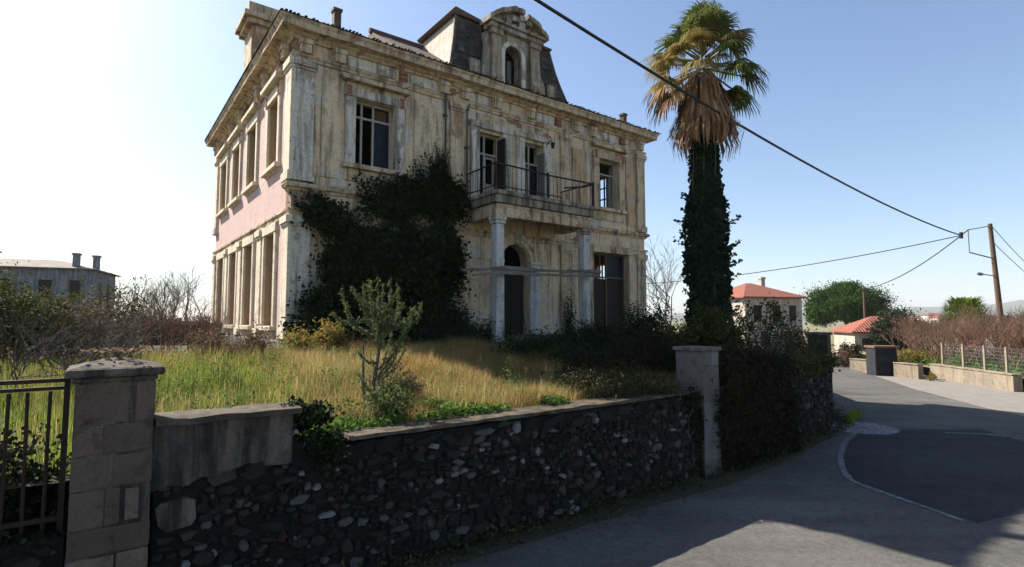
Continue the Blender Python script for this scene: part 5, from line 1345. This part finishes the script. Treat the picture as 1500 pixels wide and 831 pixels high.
no = at(137, 470, 58); no = Vector((no.x, no.y, 0)) - U * NL
pitched('neighbour_house', 'grey plastered house with tiled hip roof and chimneys at the far left', no, ROT - R(14), NL, 9, 0.8, 8.2, 9.5, 'grey_house', 'grey_tiles',
        [('f', 2.5, 5.2, 1.1, 1.9), ('f', 5.6, 5.2, 1.1, 1.9), ('f', 8.8, 5.2, 1.1, 1.9), ('f', 11.2, 5.2, .9, 1.9), ('r', 3, 5.2, 1, 1.9), ('r', 6, 5.2, 1, 1.9)],
        [(11.0, .8, .27, 8.2, 9.75), (12.0, 3.5, .27, 8.3, 9.85), (2.2, 1.5, .4, 8.3, 9.9)], ov=.45)
# red roofed houses on the right
h1 = at(1092, 470, 52)
pitched('red_roof_house', 'two storey pale house with red hip roof rising behind the dark shrub', (h1.x, h1.y), R(12), 6.3, 7.5, -.3, 5.2, 6.9, 'far_cream', 'red_tiles',
        [('f', 1.3, 3.0, .9, 1.5), ('f', 3.4, 3.0, .9, 1.5), ('f', 5.2, 3.0, .8, 1.5), ('f', 2, .4, .9, 1.6), ('f', 4.6, .4, .9, 1.6)], [(4.3, 3.2, .22, 6.0, 7.3)])
h2 = at(1251, 470, 44)
pitched('red_roof_house', 'low pale house with red tiled roof at the bend of the road', (h2.x, h2.y), R(-14), 4.8, 5.0, -.3, 2.0, 3.4, 'far_cream', 'red_tiles',
        [('f', .9, .7, .8, .9), ('f', 2.6, .0, .8, 1.7)], [], ov=.3)
# small white buildings far off
for i, (px, py, Y, w, h) in enumerate(((1360, 461, 420, 14, 7), (1375, 463, 400, 10, 5), (1345, 463, 430, 9, 5))):
    p = at(px, py, Y)
    pitched('far_building', ('white', 'smaller white', 'leftmost pale')[i] + ' building in the distance below the hills', (p.x, p.y), R(10 * i), w, 8, -.3, h, h + 2, 'white_wall', 'red_tiles',
            [('f', w * .25, h * .5, 1.4, 1.6), ('f', w * .7, h * .5, 1.4, 1.6)], [], group='pale buildings in the distance')

# ------------------------------------------------------------------ right-hand side of the road
def roadwall(label, a, b, h, th=.35, cap=True):
    A = Vector((*a, 0)); Bv = Vector((*b, 0)); L = (Bv - A).length; t = thing('low_wall', label, 'wall', A, math.atan2(Bv.y - A.y, Bv.x - A.x), 'low walls on the right side of the road')
    mb = MB(); n = max(3, int(L / .5))
    for i in range(n + 1):
        x = L * i / n; j = .02 * mnoise.noise((x * 2, h, 1)); mb.v += [(x, j, -.1), (x, j, h + j), (x, -th, h + j), (x, -th, -.1)]
    for i in range(n):
        for k in range(3): e = i * 4 + k; mb.f.append((e, e + 4, e + 5, e + 1))
    mb.f += [(0, 1, 2, 3), tuple(4 * n + q for q in (3, 2, 1, 0))]
    mb.build('wall_body', 'dry_wall', t)
    nb = max(2, int(L / .9))
    for k in range(nb):
        MB().box((L * k / nb + .005, .035, h + .022), (L * (k + 1) / nb - .005, -th - .03, h + .08)).build('coping', 'dry_wall', t, bevel=.012)
    return t
# walls run away from the camera; their -x side faces the road
roadwall('longest pale low wall under the wire fence on the right of the road', (21.2, 23.1), (22.15, 28.9), .66)
roadwall('short pale low wall between the driveway and the dark pier', (20.85, 28.0), (20.5, 29.3), .7)
roadwall('far short pale wall left of the dark pier beside the road', (21.15, 32.0), (20.7, 33.4), .62)
gp = thing('gate_pier', 'dark block like pier with a brown flat cap at the roadside', 'pier', (19.85, 29.75, 0), R(-4))
MB().box((0, 0, -.1), (1.15, .9, 1.5)).build('pier_body', 'dark_block', gp, bevel=.03)
MB().box((-.06, -.06, 1.501), (1.3, .96, 1.62)).build('cap', 'brown_wood', gp, bevel=.02)
for k in range(4): MB().box((.02, -.03, .05 + k * .36), (1.13, -.001, .37 + k * .36)).build('stone_block', 'dark_block', gp, bevel=.02)
# fence posts and wire
fx = [(22.55, 28.5), (22.3, 26.9), (22.05, 25.4), (21.8, 24.0), (21.55, 22.6), (21.3, 21.2)]
fr = thing('wire_fence', 'wire fence on pale posts above the low wall on the right', 'fence', (fx[0][0], fx[0][1], .5))
pm = MB().box((-.045, -.045, -.2), (.045, .045, 1.35)).mesh('post', 'dry_wall')
for (x, y) in fx: link('post', pm, fr, (x - fx[0][0], y - fx[0][1], 0))
wm = MB()
for z in np.arange(.15, 1.3, .16): wm.tube([(x - fx[0][0], y - fx[0][1], z) for x, y in fx], .006, 3, False)
for k in range(70):
    q = k / 69; x = fx[0][0] + (fx[-1][0] - fx[0][0]) * q; y = fx[0][1] + (fx[-1][1] - fx[0][1]) * q; wm.tube([(x - fx[0][0], y - fx[0][1], .1), (x - fx[0][0], y - fx[0][1], 1.28)], .004, 3, False)
stuff(wm.build('wire_mesh', 'galvanised', fr, recalc=False))
# orchard of bare reddish shrubs
orch = []
for i, (x, y) in enumerate(((24.5, 23.5), (24.8, 27), (25.5, 30.5), (27.2, 25.0), (27.8, 29), (28.5, 33.5), (30.5, 27.5), (31.2, 32), (33.5, 30), (26.0, 34), (29.0, 37.5), (33, 36), (36, 33.5), (24.2, 32.5), (23.9, 25.2), (26.2, 27.2), (28.3, 31), (30.5, 34.5), (33.5, 40), (23.6, 29.3), (25.6, 22.0), (29.0, 26.0))):
    if i < 3:
        o = bare('orchard_shrub', 'bare reddish brown shrub in the row nearest the wire fence', (x, y, .55), 3.0, 15, 4, 'red_twig', r=.034, seed=70 + i, base=1.1, group='bare shrubs in the orchard front row', lean=.4); orch.append(o)
    else:
        o = copy_tree(orch[i % 3]); o['label'] = 'bare reddish brown shrub in the row nearest the wire fence' if x < 25.6 else 'bare reddish brown shrub deep in the orchard behind the front row'; o['group'] = 'bare shrubs in the orchard front row' if x < 25.6 else 'bare shrubs deep in the orchard'; o.location = (x, y, .55); o.rotation_euler = (0, 0, i * 1.3); s = rnd.uniform(.85, 1.15); o.scale = (s, s, s * rnd.uniform(.9, 1.1))
n = 7000; bx = nrg.uniform(21.8, 34, n); by = nrg.uniform(21.5, 36, n); kk = bx > 21.7 + (by - 22) * .12; bx = bx[kk]; by = by[kk]
base = np.stack([bx, by, .55 + nrg.uniform(0, .35, len(bx))], 1); stuff(link('field_grass', np_mesh('field_grass', leaf_quads(base, .22, .35, hang=-.8), 4, 'green_weed')))
# hedge clumps further along
shrub('bush', 'round dark bush beside the low red roofed house', 'bush', (22.6, 36.5, 0), [(0, 0, .8, .75, .7, .85)], 2600, .13, 'dark_tree')
shrub('bush', 'pinkish dry bush left of the round dark bush', 'bush', (21.6, 35.5, 0), [(0, 0, .55, .7, .6, .6), (.6, .5, .5, .6, .5, .55)], 1600, .1, 'dry_leaf', stems=16)
shrub('bush', 'yellow green bush over the short wall by the driveway', 'bush', (23.3, 31.8, .4), [(0, 0, .5, 1.0, .8, .5), (1.2, .5, .4, .9, .8, .45)], 2600, .12, 'yellow_bush')
shrub('weed_tuft', 'dry weed tuft at the foot of the pale roadside wall', 'weeds', (21.0, 27.3, 0), [(0, 0, .2, .22, .22, .22)], 500, .06, 'yellow_bush', stems=4)
def tree(name, label, loc, blobs, n, size, mat, trunk_h, trunk_r, cat='tree', clumps=30, spread=.2, limbs=8):
    t = thing(name, label, cat, loc); mb = MB()
    mb.tube([(0, 0, -.3), (.05, 0, trunk_h * .5), (0, 0, trunk_h)], [trunk_r, trunk_r * .8, trunk_r * .6], 8)
    for k in range(limbs):
        b = blobs[k % len(blobs)]; e = Vector((b[0] + rnd.uniform(-.5, .5) * b[3], b[1] + rnd.uniform(-.5, .5) * b[4], b[2])); s = Vector((0, 0, trunk_h * rnd.uniform(.7, 1)))
        mb.tube([s, s.lerp(e, .5) + Vector((0, 0, .2)), e], [trunk_r * .5, trunk_r * .35, trunk_r * .15], 5)
    mb.build('trunk', 'bark', t)
    link('crown', np_mesh('crown', leaf_quads(cloud(blobs, n, clumps, spread, .6), size, .6), 4, mat), t); return t
pp = at(1240, 470, 72)
tree('pine_tree', 'broad round stone pine behind the red roofed houses', (pp.x, pp.y, -.3), [(0, 0, 5.6, 4.6, 4.2, 2.3), (-2.2, 0, 5.2, 2.7, 3, 1.8), (2.4, 0, 4.7, 2.6, 3, 1.7), (0, 0, 6.9, 2.8, 3, 1.5), (-3.4, 0, 3.9, 1.7, 2, 1.2), (3.7, 0, 3.6, 1.4, 2, 1.2)], 64000, .22, 'pine_leaf', 4.0, .35, clumps=60, spread=.19)
pp = at(1312, 470, 43)
tree('evergreen_tree', 'dark evergreen tree right of the low red roofed house', (pp.x, pp.y, 0), [(0, 0, 2.9, 1.5, 1.4, 1.2), (-.9, 0, 2.1, 1.1, 1.1, 1.0), (.9, 0, 2.5, 1.1, 1.1, .9), (0, 0, 1.5, 1.5, 1.2, .9)], 10000, .17, 'dark_tree', 1.6, .16)
pp = at(1415, 470, 40); yc = thing('spiky_tree', 'bright green spiky leaved tree standing above the orchard', 'tree', (pp.x, pp.y, .5))
MB().tube([(0, 0, -.2), (0, 0, 2.2)], [.25, .2], 8).build('trunk', 'bark', yc)
v = []
for k in range(2600):
    h0 = rnd.uniform(1.2, 4.0); rad = 1.5 * max(.05, 1 - ((h0 - 2.3) / 2.0) ** 2) ** .5 * rnd.uniform(.3, 1); a = rnd.uniform(0, 6.28)
    s = Vector((math.cos(a) * rad, math.sin(a) * rad, h0)); d = Vector((math.cos(a) * .7, math.sin(a) * .7, rnd.uniform(.4, 1.4))).normalized(); sd = d.cross(Vector((0, 0, 1))).normalized() * .045
    L = rnd.uniform(.3, .6); v += [s - sd, s + sd, s + d * L * .6 + sd * .8, s + d * L * .6 - sd * .8, s + d * L * .6 - sd * .8, s + d * L * .6 + sd * .8, s + d * L - Vector((0, 0, .08)), s + d * L - Vector((0, 0, .08)) - sd * .1]
link('crown', np_mesh('crown', [tuple(q) for q in v], 4, 'bright_tree'), yc)
# hazy woodland behind
for i, (px, Y, w, h, mt, lab) in enumerate(((1330, 120, 9, 3.2, 'dark_tree', 'hazy dark tree clump behind the orchard, left of the spiky tree'), (1395, 150, 12, 4.0, 'olive_leaf', 'hazy olive tree clump behind the spiky tree'), (1475, 130, 12, 4.4, 'dark_tree', 'hazy dark tree clump behind the utility pole'), (1030, 90, 9, 3.4, 'olive_leaf', 'olive tree clump far behind the palm'), (1075, 110, 8, 3.6, 'dark_tree', 'dark tree clump left of the red roofed house'), (270, 70, 10, 3.0, 'olive_leaf', 'olive tree clump far behind the bare shrubs at left'), (180, 75, 9, 3.0, 'dark_tree', 'dark tree clump beyond the sapling at left'))):
    p = at(px, 470, Y)
    tree('far_tree', lab, (p.x, p.y, -.3), [(-w * .25, 0, h * .55, w * .3, 3, h * .5), (w * .2, 0, h * .6, w * .32, 3, h * .5), (0, 1, h * .5, w * .5, 3, h * .42)], 5000, .4, mt, h * .4, .25, cat='trees')
# small flowering shrubs in the orchard
for px, Y, r, mt, lab in ((1427, 28.0, .30, 'pink_bloom', 'small pink flowering shrub behind the wire fence'), (1445, 28.0, .24, 'white_bloom', 'small white flowering shrub right of the pink one')):
    p = at(px, 470, Y); shrub('flowering_shrub', lab, 'shrub', (p.x, p.y, .5), [(0, 0, 1.25, r * 1.3, r * 1.3, r), (r * .6, 0, 1.1, r * .8, r * .8, r * .8)], 420, .06, mt, stems=9, clumps=20, sr=.012)

# ------------------------------------------------------------------ utility poles and wires
top = at(1450, 328, 31); foot = at(1466, 468, 31); dv = (foot - top).normalized(); foot = top + dv * (top.z / -dv.z)
up_ = thing('utility_pole', 'leaning wooden utility pole with a square bracket and street lamp', 'utility pole', foot)
tl = top - foot
MB().tube([(0, 0, 0), tuple(tl * .5), tuple(tl)], [.17, .14, .11], 10).build('pole', 'pole_wood', up_)
ins = at(1408, 345, 31) - foot
A = at(1418, 337, 31) - foot; Bq = at(1420, 370, 31) - foot; Cq = at(1452, 378, 31) - foot
MB().tube([tuple(tl * .985), tuple(A)], .03, 6).tube([tuple(A), tuple(Bq)], .03, 6).tube([tuple(Bq), tuple(Cq)], .035, 6).build('bracket', 'galvanised', up_)
MB().tube([tuple(A), tuple(ins)], .03, 6).tube([tuple(ins + Vector((0, 0, -.18))), tuple(ins + Vector((0, 0, .18)))], .09, 8).build('insulator', 'cable', up_)
la = at(1455, 404, 31) - foot; lb = at(1440, 402, 31) - foot; lc = at(1431, 401, 31) - foot
ar_ = MB().tube([tuple(la), tuple(lb)], .03, 6).build('lamp_arm', 'galvanised', up_)
MB().tube([tuple(lb), tuple((lb + lc) / 2), tuple(lc)], [.06, .11, .05], 8).build('lamp', 'galvanised', ar_)
p2t = at(1265, 421, 47); p2f = Vector((p2t.x, p2t.y, -.1))
p2 = thing('utility_pole', 'thin distant utility pole in front of the stone pine', 'utility pole', p2f)
MB().tube([(0, 0, 0), (0, 0, p2t.z + .1)], [.12, .08], 8).build('pole', 'pole_wood', p2)
MB().box((-.5, -.04, p2t.z - .2), (.5, .04, p2t.z - .1)).build('crossarm', 'pole_wood', p2)
INS = ins + foot
def wire(label, a, b, sag, r, ext=1.0):
    a = Vector(a); b = Vector(b); pts = []
    for k in range(33):
        f = k / 32; p = a.lerp(b, f); p.z -= sag * 4 * f * (1 - f); pts.append(p - a)
    o = MB().tube([tuple(p) for p in pts], r, 6).build('overhead_wire', 'cable'); o.location = a
    return tag(o, label, 'wire')
near = at(785, 0, 10); d_ = near - INS; far_end = INS + d_ * 1.9
far_end.z = INS.z + 5.86
wire('thick overhead cable crossing the sky in front of the palm', far_end, INS, 1.85, .034)
wire('thin overhead wire running behind the palm crown towards the mansion', at(900, 418, 46), INS, .55, .028)
wire('thin overhead wire from the bracket down to the distant pole', at(1266, 424, 47), INS, .5, .03)
wire('right hand overhead wire leaving the pole top for the frame edge', tuple(top), tuple(at(1560, 425, 50)), .6, .02)
wire('lower right overhead wire leaving the pole towards the frame edge', tuple(top + dv * 1.0), tuple(at(1570, 440, 55)), .6, .02)

# ------------------------------------------------------------------ hazy air round the whole scene
hm = bpy.data.materials.new("haze"); hm.use_nodes = True; hn = hm.node_tree
hn.nodes.remove(hn.nodes["Principled BSDF"]); pv_ = hn.nodes.new("ShaderNodeVolumePrincipled")
pv_.inputs["Color"].default_value = (0.85, 0.90, 1.0, 1); pv_.inputs["Density"].default_value = 0.00016
hn.links.new(pv_.outputs[0], hn.nodes["Material Output"].inputs["Volume"]); MATS['haze'] = hm
stuff(MB().box((-4200, -4200, -1.6), (4200, 4200, 190)).build('haze', 'haze'))
